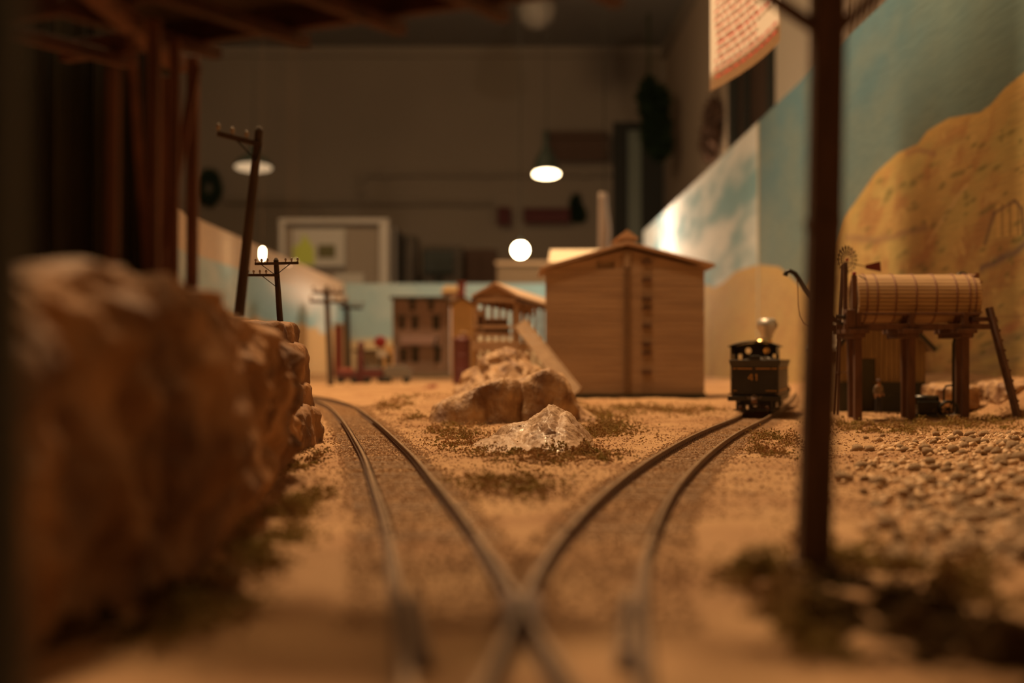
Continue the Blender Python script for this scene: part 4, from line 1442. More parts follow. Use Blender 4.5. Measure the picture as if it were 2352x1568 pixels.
# ------------------------------------------------------------------ grain elevator
D = 12.0
el = thing('grain_elevator', 'tall tan wooden grain elevator with gabled roof and cupola', 'building', (W(1440, 905, D).x, D + 1.0, 0))
xl, xr, zb, ze, zp = W(1258, 0, D).x, W(1618, 0, D).x, 0.0, W(0, 618, D).z, W(0, 572, D).z
xm = W(1440, 0, D).x
vent = [(W(1370, 0, D).x, W(0, 615, D).z), (W(1412, 0, D).x, W(0, 615, D).z), (W(1412, 0, D).x, W(0, 598, D).z), (W(1370, 0, D).x, W(0, 598, D).z)]
L = 0.95
mb = MB()
mb.plate([(xl, zb), (xr, zb), (xr, ze), (xm, zp), (xl, ze)], [vent], 0.03, (0, D, 0), (1, 0, 0), (0, 0, 1))
mb.build('front_wall', 'elev', el, world=True)
xr2 = xr - 0.075
mb = MB()
for (xa, xb) in ((xl, xl + 0.06), (xr, xr2 + 0.0)):
    mb.add([(xa, D, zb), (xb if xa == xr else xa + 0.08, D + L, zb), (xb if xa == xr else xa + 0.08, D + L, ze), (xa, D, ze)], [(0, 1, 2, 3)])
o = mb.build('side_walls', 'elev', el, world=True)
o.modifiers.new('solid', 'SOLIDIFY').thickness = 0.02
mb = MB().plate([(xl + .08, zb), (xr2, zb), (xr2, ze), (xm, zp), (xl + .08, ze)], [], 0.03, (0, D + L, 0), (1, 0, 0), (0, 0, 1))
mb.build('rear_wall', 'elev', el, world=True)
xe0, xe1 = W(1240, 0, D).x, W(1640, 0, D).x
for (xa, xb, za) in ((xe0, xm, W(0, 622, D).z), (xe1, xm, W(0, 614, D).z)):
    th = 0.028
    zt_ = W(0, 563, D).z
    mb = MB()
    vs = []
    for y in (D - 0.07, D + L + 0.07):
        for z_ in (0, th):
            vs += [(xa, y, za + z_), (xb, y, zt_ + z_)]
    mb.add(vs, [(0, 1, 3, 2), (4, 6, 7, 5), (0, 4, 5, 1), (2, 3, 7, 6), (0, 2, 6, 4), (1, 5, 7, 3)])
    mb.build('roof_panel', 'elevroof', el, world=True, bevel=0.003)
cup = MB().box((xm + 0.01, D + 0.4, W(0, 562, D).z + 0.02), (0.13, 0.5, 0.10)).build('cupola', 'elev', el, world=True)
mb = MB().plate([(-0.10, 0), (0.10, 0), (0.0, 0.075)], [], 0.6, (xm + 0.01, D + 0.1, W(0, 553, D).z + 0.03), (1, 0, 0), (0, 0, 1))
mb.build('cupola_roof', 'elevroof', cup, world=True)
MB().box((xm - 0.002, D - 0.015, (zb + zp) / 2 - .01), (0.05, 0.03, zp - zb - 0.03)).build('centre_board', 'elevtrim', el, world=True)
mb = MB()
for i in range(28):
    mb.box((xm - 0.002, D - 0.034, 0.06 + i * 0.038), (0.052, 0.008, 0.012))
mb.build('board_cleats', 'postwood', el, world=True, kind='stuff')
MB().box((W(1393, 0, D).x, D + 0.035, W(0, 606, D).z), (0.17, 0.01, 0.075)).build('vent', 'elevtrim', el, world=True)
lx = W(1485, 0, D).x
for py in (602, 643, 688, 708, 750, 792, 812, 855):
    MB().box((lx, D - 0.018, W(0, py, D).z), (0.075, 0.034, 0.030)).build('ladder_rung', 'postwood', el, world=True)
for sx in (-0.025, 0.025):
    MB().beam((lx + sx, D - 0.02, 0.03), (lx + sx, D - 0.02, W(0, 598, D).z), 0.006).build('ladder_rail', 'elevtrim', el, world=True)
for i in range(22):   # clapboard courses
    z = 0.05 + i * 0.048
    MB().box(((xl + xr) / 2, D - 0.004, z), (xr - xl - 0.004, 0.008, 0.044)).build('plank', 'elev', el, world=True, bevel=0.002)
MB().box(((xl + xr) / 2, D + L / 2 - .01, 0.005), (xr - xl + 0.02, L + 0.06, 0.05)).build('base', 'skirt', el, world=True)

# pale roofed warehouse behind
D2 = 17.0
wh = thing('warehouse', 'low warehouse with a sunlit pale roof peeping from behind the elevator', 'building', (W(1300, 0, D2).x, D2, 0))
x0, x1 = W(1268, 0, D2).x, W(1500, 0, D2).x
zt_, zr = W(0, 600, D2).z, W(0, 574, D2).z
MB().box(((x0 + x1) / 2, D2 + 0.7, zt_ / 2), (x1 - x0, 1.0, zt_)).build('wall', 'elev', wh, world=True)
mb = MB().add([(x0 - .04, D2 + .1, zt_), (x1, D2 + .1, zt_), (x1, D2 + .7, zr + .06), (x0, D2 + .7, zr + .06), (x1, D2 + 1.3, zt_), (x0 - .04, D2 + 1.3, zt_)], [(0, 1, 2, 3), (3, 2, 4, 5)])
o = mb.build('roof', mat('pale_roof', (0.85, 0.74, 0.58), 0.7), wh, world=True)
o.modifiers.new('solid', 'SOLIDIFY').thickness = 0.02

# ------------------------------------------------------------------ loading dock with open roof and chute
D = 13.0
dk = thing('loading_dock', 'open-sided wooden loading dock with a gabled roof on posts, left of the elevator', 'building', (0, D + 1.5, 0))
ax = Vector((0.60, 4.0, 0)) / 4.0      # long axis per unit y
rf, e0, e1 = W(1137, 653, D), W(1083, 684, D), W(1192, 684, D)
Ld = 4.0
for (e_, nm) in ((e0, 'roof_panel'), (e1, 'roof_panel')):
    n0 = Vector((0, 0, 0.025))
    vs = [rf, e_, e_ + ax * Ld, rf + ax * Ld]
    mb = MB().add([v for v in vs] + [v + n0 for v in vs], [(3, 2, 1, 0), (4, 5, 6, 7), (0, 1, 5, 4), (1, 2, 6, 5), (2, 3, 7, 6), (3, 0, 4, 7)])
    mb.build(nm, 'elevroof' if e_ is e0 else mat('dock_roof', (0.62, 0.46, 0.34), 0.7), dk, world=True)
MB().plate([(e0.x + .02, e0.z), (e1.x - .02, e1.z), (rf.x, rf.z - .01)], [], 0.02, (0, D + 0.05, 0), (1, 0, 0), (0, 0, 1)).build('gable', 'tanwood', dk, world=True)
MB().beam(e0 + Vector((0, .03, -.02)), e1 + Vector((0, .03, -.02)), 0.03, 0.03).build('tie_beam', 'tanwood', dk, world=True)
PZ = W(0, 787, D).z
for i in range(9):
    for e_, sx in ((e0, 0.03), (e1, -0.03)):
        p = e_ + ax * (0.05 + i * 0.46)
        MB().beam((p.x + sx, p.y, 0.0), (p.x + sx, p.y, e0.z - 0.0), 0.042 if i == 0 else 0.034).build('post', 'tanwood', dk, world=True)
for e_, sx in ((e0, 0.02), (e1, -0.02)):
    MB().beam(e_ + Vector((sx, 0, -.02)), e_ + ax * Ld + Vector((sx, 0, -.02)), 0.03, 0.05).build('plate_beam', 'tankframe', dk, world=True)
mid = (e0 + e1) / 2 + ax * Ld / 2
sh = MB()
a0, a1 = Vector((e0.x, D, PZ)), Vector((e1.x, D, PZ))
n0 = Vector((0, 0, -0.05))
vs = [a0, a1, a1 + ax * Ld, a0 + ax * Ld]
for j in range(14):
    t0, t1 = j / 14, (j + 0.93) / 14
    q = [a0 + ax * Ld * t0, a1 + ax * Ld * t0, a1 + ax * Ld * t1, a0 + ax * Ld * t1]
    MB().add([v for v in q] + [v + n0 for v in q], [(0, 1, 2, 3), (7, 6, 5, 4), (0, 4, 5, 1), (1, 5, 6, 2), (2, 6, 7, 3), (3, 7, 4, 0)]).build('plank', 'tanwood', dk, world=True)
MB().beam(a0 + Vector((0, -.02, -.03)), a1 + Vector((0, -.02, -.03)), 0.03, 0.085).build('deck_beam', 'tanwood', dk, world=True)
for z_ in (0.55, 0.62):
    MB().beam((a0.x, D + .02, z_), (a1.x, D + .02, z_), 0.015, 0.02).build('handrail', 'tanwood', dk, world=True)
MB().beam((a0.x + .02, D + .03, 0.02), (a1.x - .02, D + .03, PZ - .04), 0.02, 0.02).build('brace', 'tanwood', dk, world=True)
MB().beam((a1.x - .02, D + .05, 0.02), (a0.x + .02, D + .05, PZ - .04), 0.02, 0.02).build('brace', 'tanwood', dk, world=True)
for (px, py, ww, hh, lab) in ((1141, 762, 62, 22, 'lower tan crate with a dark gap, on the loading dock'), (1140, 740, 56, 18, 'upper tan crate stacked on the loading dock'), (1100, 742, 20, 60, 'tall narrow tan crate at the corner of the loading dock')):
    c = W(px, py, D + .15)
    k = (D + .15) / F
    c.z = max(c.z, PZ + hh * k / 2)
    t = thing('crate', lab, 'crate', (c.x, c.y, c.z - hh * k / 2), 0, 'crates on the loading dock')
    MB().box(c, (ww * k * .94, 0.15, hh * k * .9)).build('body', 'tankframe', t, world=True)
    for s_ in (-1, 1):
        MB().box(c + Vector((0, -0.08, s_ * hh * k * 0.38)), (ww * k, 0.02, hh * k * 0.22)).build('slat', 'tanwood', t, world=True)
# chute
ch = thing('chute', 'long sloping wooden chute leaning from the dock to the ground by the elevator', 'chute', (0.55, 12.2, 0))
a, b = W(1196, 742, 12.7), W(1322, 905, 10.8)
dirn = (b - a).normalized()
sd = Vector((1, 0, 0.75)).normalized()
sd = (sd - dirn * sd.dot(dirn)).normalized()
for j in range(3):
    o_ = sd * (-0.034 + j * 0.034)
    MB().beam(a + o_, b + o_, 0.031, 0.012, up=sd.cross(dirn)).build('plank', 'tanwooddark', ch, world=True)
nn = sd.cross(dirn).normalized()
for s_ in (-1, 1):
    MB().beam(a + sd * s_ * 0.056, b + sd * s_ * 0.056, 0.012, 0.03, up=nn).build('side_board', 'tanwooddark', ch, world=True)

# maroon storage tank
c = W(1061, 850, 18)
st = thing('storage_tank', 'upright dark maroon storage tank with a small filler cap, left of the dock', 'tank', (c.x, 18, 0))
zt_ = W(0, 778, 18).z
MB().lathe([(0.11, 0), (0.115, 0.02), (0.11, 0.04), (0.11, zt_ - 0.03), (0.115, zt_ - .02), (0.11, zt_), (0.06, zt_ + 0.03), (0, zt_ + .035)], (0, 0, 0), 28).build('shell', 'maroon', st)
MB().lathe([(0.035, zt_), (0.035, zt_ + 0.06), (0.05, zt_ + 0.065), (0.05, zt_ + 0.085), (0, zt_ + 0.09)], (0.02, 0, 0), 16).build('cap', 'tanwood', st)
for z_ in (0.15, 0.35):
    MB().lathe([(0.112, z_), (0.116, z_ + .005), (0.116, z_ + .015), (0.112, z_ + .02)], (0, 0, 0), 28).build('band', 'maroon', st)

# ------------------------------------------------------------------ town buildings
D = 24.0
k = D / F
sb = thing('store_building', 'tan false-front store building with dark windows and a pink sign band', 'building', (W(972, 0, D).x, D, 0))
X = lambda px: (px - 1176) * k
Zf = lambda py: H - (py - 820) * k


def rect(a, b, c, d_):
    return [(X(a), Zf(d_)), (X(c), Zf(d_)), (X(c), Zf(b)), (X(a), Zf(b))]


wins = [(941, 694, 953, 713), (984, 694, 996, 713), (917, 730, 929, 756), (946, 730, 960, 756), (993, 728, 1010, 757)]
doors = [(920, 806, 932, 832), (947, 800, 961, 832), (998, 800, 1012, 832)]
MB().plate([(X(903), 0.02), (X(1032), 0.02), (X(1032), Zf(686)), (X(903), Zf(686))], [rect(*r_) for r_ in wins + doors], 0.06, (0, D, 0), (1, 0, 0), (0, 0, 1)).build('front_wall', 'store', sb, world=True)
MB().box((X(968), D + 1.2, Zf(692) / 2), (X(1030) - X(905), 2.2, Zf(692))).build('building_block', 'store', sb, world=True)
for nm, rs_ in (('window', wins), ('door', doors)):
    for (a, b, c, d_) in rs_:
        o = MB().box(((X(a) + X(c)) / 2, D + 0.07, (Zf(b) + Zf(d_)) / 2), (X(c) - X(a) + .02, 0.01, Zf(b) - Zf(d_) + .02)).build(nm, 'glassdark', sb, world=True)
        MB().box(((X(a) + X(c)) / 2, D - 0.015, Zf(b) + 0.02), (X(c) - X(a) + .06, 0.04, 0.03)).build('lintel', 'storetrim', o, world=True)
        MB().box(((X(a) + X(c)) / 2, D + 0.05, (Zf(b) + Zf(d_)) / 2), (X(c) - X(a), 0.02, 0.012)).build('sash', 'store', o, world=True)
MB().box((X(967), D - 0.05, Zf(684)), (X(1040) - X(898), 0.16, 0.05)).build('cornice', 'storetrim', sb, world=True, bevel=0.01)
MB().box((X(965), D - 0.05, Zf(782)), (X(1003) - X(914), 0.05, 0.14)).build('sign_band', 'storepink', sb, world=True, bevel=0.01)
MB().beam((X(1005), D - .06, Zf(775)), (X(998), D - .06, Zf(800)), 0.05).build('sign_post', 'storetrim', sb, world=True)
MB().box((X(968), D - 0.25, 0.02), (X(1040) - X(900), 0.5, 0.07)).build('porch_step', 'walk', sb, world=True)
for px in (905, 1031):
    MB().box((X(px), D - 0.02, Zf(686) / 2), (0.04, 0.05, Zf(686))).build('corner_board', 'elevtrim', sb, world=True)

D3 = 21.5
k3 = D3 / F
ob = thing('ochre_building', 'ochre-walled low building lit warmly between the store and the dock', 'building', (W(1060, 0, D3).x, D3, 0))
x0, x1 = (1037 - 1176) * k3, (1088 - 1176) * k3
zz = H - (700 - 820) * k3
MB().plate([(x0, 0), (x1, 0), (x1, zz), ((x0 + x1) / 2, zz + 0.1), (x0, zz)], [], 0.9, (0, D3, 0), (1, 0, 0), (0, 0, 1)).build('wall', 'lit', ob, world=True)
for s_ in (0, 1):
    xa = x0 - .04 if s_ == 0 else x1 + .04
    xc_ = (x0 + x1) / 2
    q = [Vector((xa, D3 - .05, zz - .01)), Vector((xc_, D3 - .05, zz + .115)), Vector((xc_, D3 + .95, zz + .115)), Vector((xa, D3 + .95, zz - .01))]
    u_ = Vector((0, 0, .025))
    MB().add(q + [v + u_ for v in q], [(0, 1, 2, 3), (7, 6, 5, 4), (0, 4, 5, 1), (1, 5, 6, 2), (2, 6, 7, 3), (3, 7, 4, 0)]).build('roof', 'tankframe', ob, world=True)
MB().box(((x0 + x1) / 2 - 0.08, D3 - .01, 0.18), (0.09, 0.02, 0.36)).build('door', 'glassdark', ob, world=True)
chm = MB()
cp = thing('chimney_stack', 'red brick chimney stack rising behind the ochre building', 'chimney', (W(1060, 0, 26).x, 26, 0))
zc = H - (650 - 820) * 26 / F
MB().box((W(1060, 0, 26).x, 26, zc / 2), (0.16, 0.16, zc), taper=0.85).build('stack', 'brick', cp, world=True)
MB().box((W(1060, 0, 26).x, 26, zc), (0.18, 0.18, 0.05)).build('cap', 'brick', cp, world=True)
rb = thing('hip_roof_house', 'small house with an orange-brown roof behind the store', 'building', (W(1035, 0, 28).x, 28, 0))
x0, x1 = W(1012, 0, 28).x, W(1062, 0, 28).x
zz = W(0, 668, 28).z
MB().box(((x0 + x1) / 2, 28.3, zz / 2), (x1 - x0 - .06, 0.5, zz)).build('wall', 'tanwood', rb, world=True)
MB().box(((x0 + x1) / 2, 28.3, zz + 0.05), (x1 - x0, 0.6, 0.11), taper=0.6).build('roof', 'lit', rb, world=True)

# clutter in front of the town
D = 18.5
k = D / F
z_ = 0.0


def P2(px, py, d=D):
    v = W(px, py, d)
    return v


gp = thing('gas_pump', 'tall dark red fuel pump standing among the low dark wagons', 'fuel pump', (P2(829, 0).x, D, 0))
MB().box((P2(829, 0).x, D, 0.19), (0.09, 0.09, 0.38), taper=0.8).build('body', 'maroon', gp, world=True, bevel=0.008)
MB().lathe([(0.035, 0.38), (0.03, 0.44), (0.045, 0.47), (0.04, 0.53), (0, 0.55)], (P2(829, 0).x, D, 0), 16).build('globe', 'maroon', gp, world=True)
MB().tube([(P2(829, 0).x + .05, D, .3), (P2(829, 0).x + .09, D - .02, .15), (P2(829, 0).x + .06, D, .05)], 0.008).build('hose', 'iron', gp, world=True)
sg_ = thing('round_sign', 'round red sign on a pole left of the store', 'sign', (P2(873, 0, 20).x, 20, 0))
cc = W(873, 785, 20)
MB().lathe([(0, -0.015), (0.075, -0.015), (0.085, 0), (0.075, 0.015), (0, 0.015)], cc, 28, rot=Matrix.Rotation(math.pi / 2, 3, 'X')).build('disc', 'red', sg_, world=True)
MB().tube([(cc.x, 20.03, 0), (cc.x, 20.03, cc.z)], 0.014).build('pole', 'iron', sg_, world=True)
MB().box(W(878, 812, 20), (0.14, 0.02, 0.09)).build('lower_plate', 'papergrey', sg_, world=True)
sc = thing('yellow_kiosk', 'small ochre hut with a dark opening beside the round sign', 'hut', (W(893, 0, 20.5).x, 20.5, 0))
MB().plate([(W(882, 0, 20.5).x, 0), (W(906, 0, 20.5).x, 0), (W(906, 0, 20.5).x, W(0, 795, 20.5).z), (W(882, 0, 20.5).x, W(0, 795, 20.5).z)], [[(W(888, 0, 20.5).x, W(0, 838, 20.5).z), (W(900, 0, 20.5).x, W(0, 838, 20.5).z), (W(900, 0, 20.5).x, W(0, 812, 20.5).z), (W(888, 0, 20.5).x, W(0, 812, 20.5).z)]], 0.02, (0, 20.4, 0), (1, 0, 0), (0, 0, 1)).build('front_wall', 'lit', sc, world=True)
MB().box((W(894, 0, 20.5).x, 20.6, W(0, 795, 20.5).z / 2), (0.13, 0.3, W(0, 795, 20.5).z - .01)).build('inner_block', 'dark', sc, world=True)
for (px0, px1, py, lab) in ((775, 822, 852, 'low dark wagon left of the red fuel pump'), (835, 885, 848, 'low dark wagon right of the red fuel pump'), (880, 945, 846, 'long low dark wagon nearest the store porch')):
    a, b = P2(px0, 0), P2(px1, 0)
    zt_ = P2(0, py).z
    t = thing('flat_wagon', lab, 'wagon', ((a.x + b.x) / 2, D, 0), 0, 'wagons before the town')
    MB().box(((a.x + b.x) / 2, D, (zt_ + 0.07) / 2 + .0), (b.x - a.x, 0.22, zt_ - 0.07)).build('bed', 'cabinet' if px0 > 870 else 'maroon', t, world=True, bevel=0.006)
    MB().box(((a.x + b.x) / 2 - .02, D, zt_ + 0.015), ((b.x - a.x) * .7, 0.18, 0.04)).build('load', 'brick' if px0 < 800 else 'cabinet', t, world=True, bevel=0.01)
    for sx in (-1, 1):
        for sy in (-.1, .1):
            MB().lathe([(0.001, -.01), (.045, -.01), (.045, .01), (.001, .01)], ((a.x + b.x) / 2 + sx * (b.x - a.x) * .33, D + sy, 0.045), 18, rot=Matrix.Rotation(math.pi / 2, 3, 'X')).build('wheel', 'iron', t, world=True)
wb = thing('warehouse', 'pale grey-blue low building with a dark base behind the wagons', 'building', (W(850, 0, 23).x, 23, 0))
MB().box((W(855, 0, 23).x, 23.4, 0.21), (0.55, 0.6, 0.42)).build('wall', 'papergrey', wb, world=True, bevel=0.01)
MB().box((W(855, 0, 23).x, 23.3, 0.44), (0.62, 0.9, 0.04)).build('roof', 'cabinet', wb, world=True)
ot = thing('orange_tower', 'slim orange-brown chimney between the two far utility poles', 'chimney', (W(778, 0, 25).x, 25, 0))
MB().box((W(778, 0, 25).x, 25, W(0, 745, 25).z / 2), (0.15, 0.15, W(0, 745, 25).z), taper=.9).build('stack', 'brick', ot, world=True)
MB().box((W(778, 0, 25).x, 25, W(0, 745, 25).z), (0.17, 0.17, 0.04)).build('cap', 'lit', ot, world=True)

# ------------------------------------------------------------------ locomotive with tender
ROT = -math.radians(14.5)
lo = thing('steam_locomotive', 'black steam locomotive with a brass dome and silver stack, facing away', 'locomotive', (1.50, 8.82, RZ), ROT)
tn = thing('tender', 'black locomotive tender with gold lines and the number 41 on its rear', 'tender', (1.352, 7.93, RZ), ROT)


def wheel(parent, x, y, r, m='iron', name='wheel'):
    MB().lathe([(0.001, -.008), (r, -.008), (r, .004), (r * 1.12, .004), (r * 1.12, .009), (.001, .009)], (x, y, r), 24, rot=Matrix.Rotation(math.pi / 2 * (1 if x < 0 else -1), 3, 'Y')).build(name, m, parent)


Wd = 0.275
# tender
MB().box((0, 0.44, 0.085), (Wd, 0.86, 0.03)).build('frame', 'black', tn, bevel=0.003)
MB().box((0, 0.44, 0.185), (Wd - .012, 0.84, 0.17)).build('tank', 'black', tn, bevel=0.008)
mb = MB()
vs = []
for z, e in ((0.262, 0.0), (0.275, 0.006), (0.292, 0.010), (0.300, 0.012)):
    for sx, sy in ((-1, 0.02 - e), (1, 0.02 - e), (1, 0.86 + e), (-1, 0.86 + e)):
        vs.append((sx * (Wd / 2 - .006 + e), sy, z))
fs = []
for i in range(3):
    for j in range(4):
        fs.append((i * 4 + j, i * 4 + (j + 1) % 4, i * 4 + 4 + (j + 1) % 4, i * 4 + 4 + j))
mb.add(vs, fs)
o = mb.build('flare', 'black', tn)
o.modifiers.new('solid', 'SOLIDIFY').thickness = 0.004
n_ = 700
cx = RNG.uniform(-.12, .12, n_)
cy = RNG.uniform(.10, .84, n_)
V, Fc = crumbs(np.stack([cx, cy, 0.262 + 0.045 * np.clip(1 - (cx / .13) ** 2, 0, 1) * RNG.uniform(.7, 1.1, n_)], 1), RNG.uniform(.008, .017, n_))
np_mesh('coal', V, Fc, 'coal', parent=tn, smooth=False, kind='stuff')
MB().box((0, 0.02, 0.31), (0.06, 0.02, 0.03)).build('rear_lamp', 'iron', tn, bevel=0.004)
for x0_, x1_ in ((-.122, -.105), (-.098, -.015), (0.005, .085), (.092, .122)):
    MB().box(((x0_ + x1_) / 2, 0.0185, 0.252), (x1_ - x0_, .004, .0055)).build('gold_line', 'gold', tn)
for x0_, x1_ in ((-.122, -.10), (.06, .122)):
    MB().box(((x0_ + x1_) / 2, 0.0185, 0.128), (x1_ - x0_, .004, .004)).build('gold_line', 'gold', tn)
for z in (0.252, 0.128):
    MB().box((Wd / 2 - .0052, 0.44, z), (.004, .8, .0055)).build('gold_line', 'gold', tn)
# number 41 in raised gold strokes
mb = MB()
s_ = 0.0165
x0_, z0_ = -0.030, 0.185
mb.beam((x0_ + .014, .017, z0_), (x0_ + .014, .017, z0_ + .036), .0045)
mb.beam((x0_ - .006, .017, z0_ + .012), (x0_ + .019, .017, z0_ + .012), .0045)
mb.beam((x0_ - .006, .017, z0_ + .012), (x0_ + .011, .017, z0_ + .036), .0045)
x0_ = 0.006
mb.beam((x0_ + .004, .017, z0_), (x0_ + .004, .017, z0_ + .037), .005)
mb.beam((x0_ - .004, .017, z0_ + .028), (x0_ + .004, .017, z0_ + .036), .004)
mb.build('number_plate', 'gold', tn)
# rear beam, footboard, coupler, grab irons, lamps
MB().box((0, -0.005, 0.085), (Wd + .02, 0.03, 0.028)).build('rear_beam', 'black', tn, bevel=0.002)
MB().box((0, -0.02, 0.022), (Wd - .05, 0.035, 0.008)).build('footboard', 'black', tn, bevel=0.001)
for sx in (-1, 1):
    MB().box((sx * .095, -.006, .05), (.012, .012, .06)).build('hanger', 'black', tn)
    MB().lathe([(0.001, 0), (.011, 0), (.011, .012), (.001, .012)], (sx * .075, -.03, .035), 14, rot=Matrix.Rotation(math.pi / 2, 3, 'X')).build('step_lamp', 'tankframe', tn)
    MB().tube([(sx * .125, -.002, .11), (sx * .125, -.012, .12), (sx * .125, -.012, .20), (sx * .125, -.002, .21)], .002, 6).build('grab_iron', 'iron', tn)
    MB().box((sx * .132, .03, .112), (.03, .04, .006)).build('side_step', 'railtop', tn)
cpl = MB().box((0, -.03, .075), (.022, .06, .022)).build('coupler', 'railside', tn, bevel=0.003)
MB().lathe([(.001, -.016), (.016, -.016), (.016, .016), (.001, .016)], (.004, -.066, .075), 14).build('knuckle', 'railside', cpl)
MB().tube([(-.04, -.02, .10), (-.03, -.028, .085), (0, -.03, .105), (.03, -.028, .085), (.04, -.02, .10)], .002, 6).build('uncoupling_lever', 'railtop', tn)
MB().tube([(.02, -.015, .07), (.02, -.03, .05), (.02, -.03, .03)], .004, 8).build('air_hose', 'iron', tn)
for yc in (0.19, 0.69):
    MB().box((0, yc, .055), (.2, .20, .02)).build('truck_frame', 'black', tn, bevel=0.003)
    for sx in (-1, 1):
        MB().box((sx * .105, yc, .045), (.012, .22, .035)).build('side_frame', 'black', tn, bevel=0.003)
        for sy in (-.065, .065):
            wheel(tn, sx * .08, yc + sy, .037)
# engine
MB().box((0, 0.12, 0.092), (.28, .30, .012)).build('cab_floor', 'black', lo)
circ = lambda cx_, cz_, r_: [(cx_ + r_ * math.cos(a_), cz_ + r_ * math.sin(a_)) for a_ in np.linspace(0, 2 * math.pi, 20, endpoint=False)]
rectp = lambda a_, b_, c_, d_: [(a_, b_), (c_, b_), (c_, d_), (a_, d_)]
roofz = lambda x_: 0.418 - 0.25 * 0.15 * (x_ / .15) ** 2 * 0.8
outl = [(-.138, .10), (.138, .10), (.138, .385), (.07, .402), (0, .408), (-.07, .402), (-.138, .385)]
MB().plate(outl, [circ(-.058, .357, .019), circ(.058, .357, .019), rectp(-.122, .285, -.098, .335), rectp(.098, .285, .122, .335)], 0.008, (0, .27, 0), (1, 0, 0), (0, 0, 1)).build('cab_front', 'black', lo)
for sx in (-1, 1):
    MB().plate([(0, .085), (.27, .085), (.27, .385), (0, .385)], [rectp(.05, .25, .125, .335), rectp(.145, .25, .22, .335)], .006, (sx * .138, 0, 0), (0, 1, 0), (0, 0, 1)).build('cab_side', 'black', lo)
mb = MB()
vs, fs = [], []
for y_ in (-.035, .31):
    for i in range(13):
        x_ = -.158 + .316 * i / 12
        vs.append((x_, y_, roofz(x_)))
for i in range(12):
    fs.append((i, i + 1, i + 14, i + 13))
mb.add(vs, fs, 0, True)
o = mb.build('cab_roof', 'black', lo)
o.modifiers.new('solid', 'SOLIDIFY').thickness = 0.007
RY = Matrix.Rotation(-math.pi / 2, 3, 'X')
MB().lathe([(.001, .27), (.098, .27), (.098, .40), (.085, .46), (.082, .98), (.088, .985), (.088, 1.12), (.07, 1.14), (.001, 1.15)], (0, 0, .215), 32, rot=RY).build('boiler', 'black', lo)
MB().lathe([(.055, 0), (.05, .03), (.05, .10), (.056, .105), (.056, .125), (.045, .14), (.02, .155), (0, .158)], (0, .62, .285), 24).build('steam_dome', 'brass', lo)
MB().lathe([(.045, 0), (.04, .03), (.04, .07), (.03, .09), (0, .10)], (0, .82, .285), 24).build('sand_dome', 'black', lo)
sk = MB().lathe([(.034, 0), (.03, .03), (.03, .15), (.045, .19), (.072, .235), (.075, .25), (.060, .285), (.045, .295), (.04, .29), (.0, .29)], (0, 1.06, .29), 28).build('smokestack', 'silver', lo)
MB().lathe([(.031, .12), (.036, .125), (.036, .14), (.031, .145)], (0, 1.06, .29), 24).build('stack_band', 'brass', sk)
MB().box((0, .6, .085), (.11, 1.15, .03)).build('frame', 'black', lo)
for sx in (-1, 1):
    MB().box((sx * .12, .75, .17), (.05, .8, .008)).build('running_board', 'black', lo)
    MB().lathe([(.001, -.07), (.035, -.07), (.035, .07), (.001, .07)], (sx * .125, 1.03, .09), 20, rot=RY).build('cylinder', 'black', lo)
    for yy_ in (.22, .45, .68):
        wheel(lo, sx * .08, yy_, .068, 'iron', 'drive_wheel')
    for yy_ in (.95, 1.10):
        wheel(lo, sx * .08, yy_, .036)
    MB().beam((sx * .1, .22, .06), (sx * .1, .68, .06), .006, .012).build('side_rod', 'railtop', lo)
MB().add([(-.13, 1.17, .09), (.13, 1.17, .09), (0.0, 1.27, .02), (-.13, 1.17, .02), (.13, 1.17, .02)], [(0, 1, 2), (0, 2, 3), (1, 4, 2), (0, 3, 4, 1), (3, 2, 4)]).build('pilot', 'black', lo)
MB().box((0, 1.13, .36), (.05, .05, .06)).build('headlamp', 'brass', lo, bevel=.004)
MB().lathe([(.012, 0), (.018, .01), (.02, .03), (.01, .04), (0, .042)], (0, .72, .31), 14).build('bell', 'brass', lo)

# ------------------------------------------------------------------ water tank on its frame
wt = thing('water_tank', 'horizontal wooden stave water tank on a dark timber frame', 'water tank', (2.25, 7.85, 0))
d0 = 7.66
cy_ = 7.86
x0, x1 = W(1966, 0, 7.8).x, W(2246, 0, 7.8).x
zc_, ra = 0.662, 0.128
NS = 38
for i in range(NS):
    a0_ = 2 * math.pi * i / NS
    am = a0_ + math.pi / NS
    hw_ = ra * math.tan(math.pi / NS) * 0.84
    R_ = Matrix.Rotation(am, 3, 'X')
    c = Vector((0, cy_, zc_)) + R_ @ Vector((0, ra, 0)) + Vector(((x0 + x1) / 2, 0, 0))
    MB().box(c, (x1 - x0, 0.012, 2 * hw_), R_).build('stave', 'stave', wt, world=True)
MB().lathe([(0, -(x1 - x0) / 2 + .01), (ra - .004, -(x1 - x0) / 2 + .01), (ra - .004, (x1 - x0) / 2 - .01), (0, (x1 - x0) / 2 - .01)], ((x0 + x1) / 2, cy_, zc_), 44, rot=Matrix.Rotation(math.pi / 2, 3, 'Y')).build('tank_head', 'tankcore', wt, world=True)
for px in (1992, 2016, 2058, 2105, 2151, 2198, 2228, 2242):
    xh = W(px, 0, 7.74).x
    MB().tube([(xh, cy_ + (ra + .008) * math.cos(t), zc_ + (ra + .008) * math.sin(t)) for t in np.linspace(0, 2 * math.pi, 41)], .0045, 6, caps=False).build('hoop', 'hoop', wt, world=True)
posts = (1970, 2092, 2216)
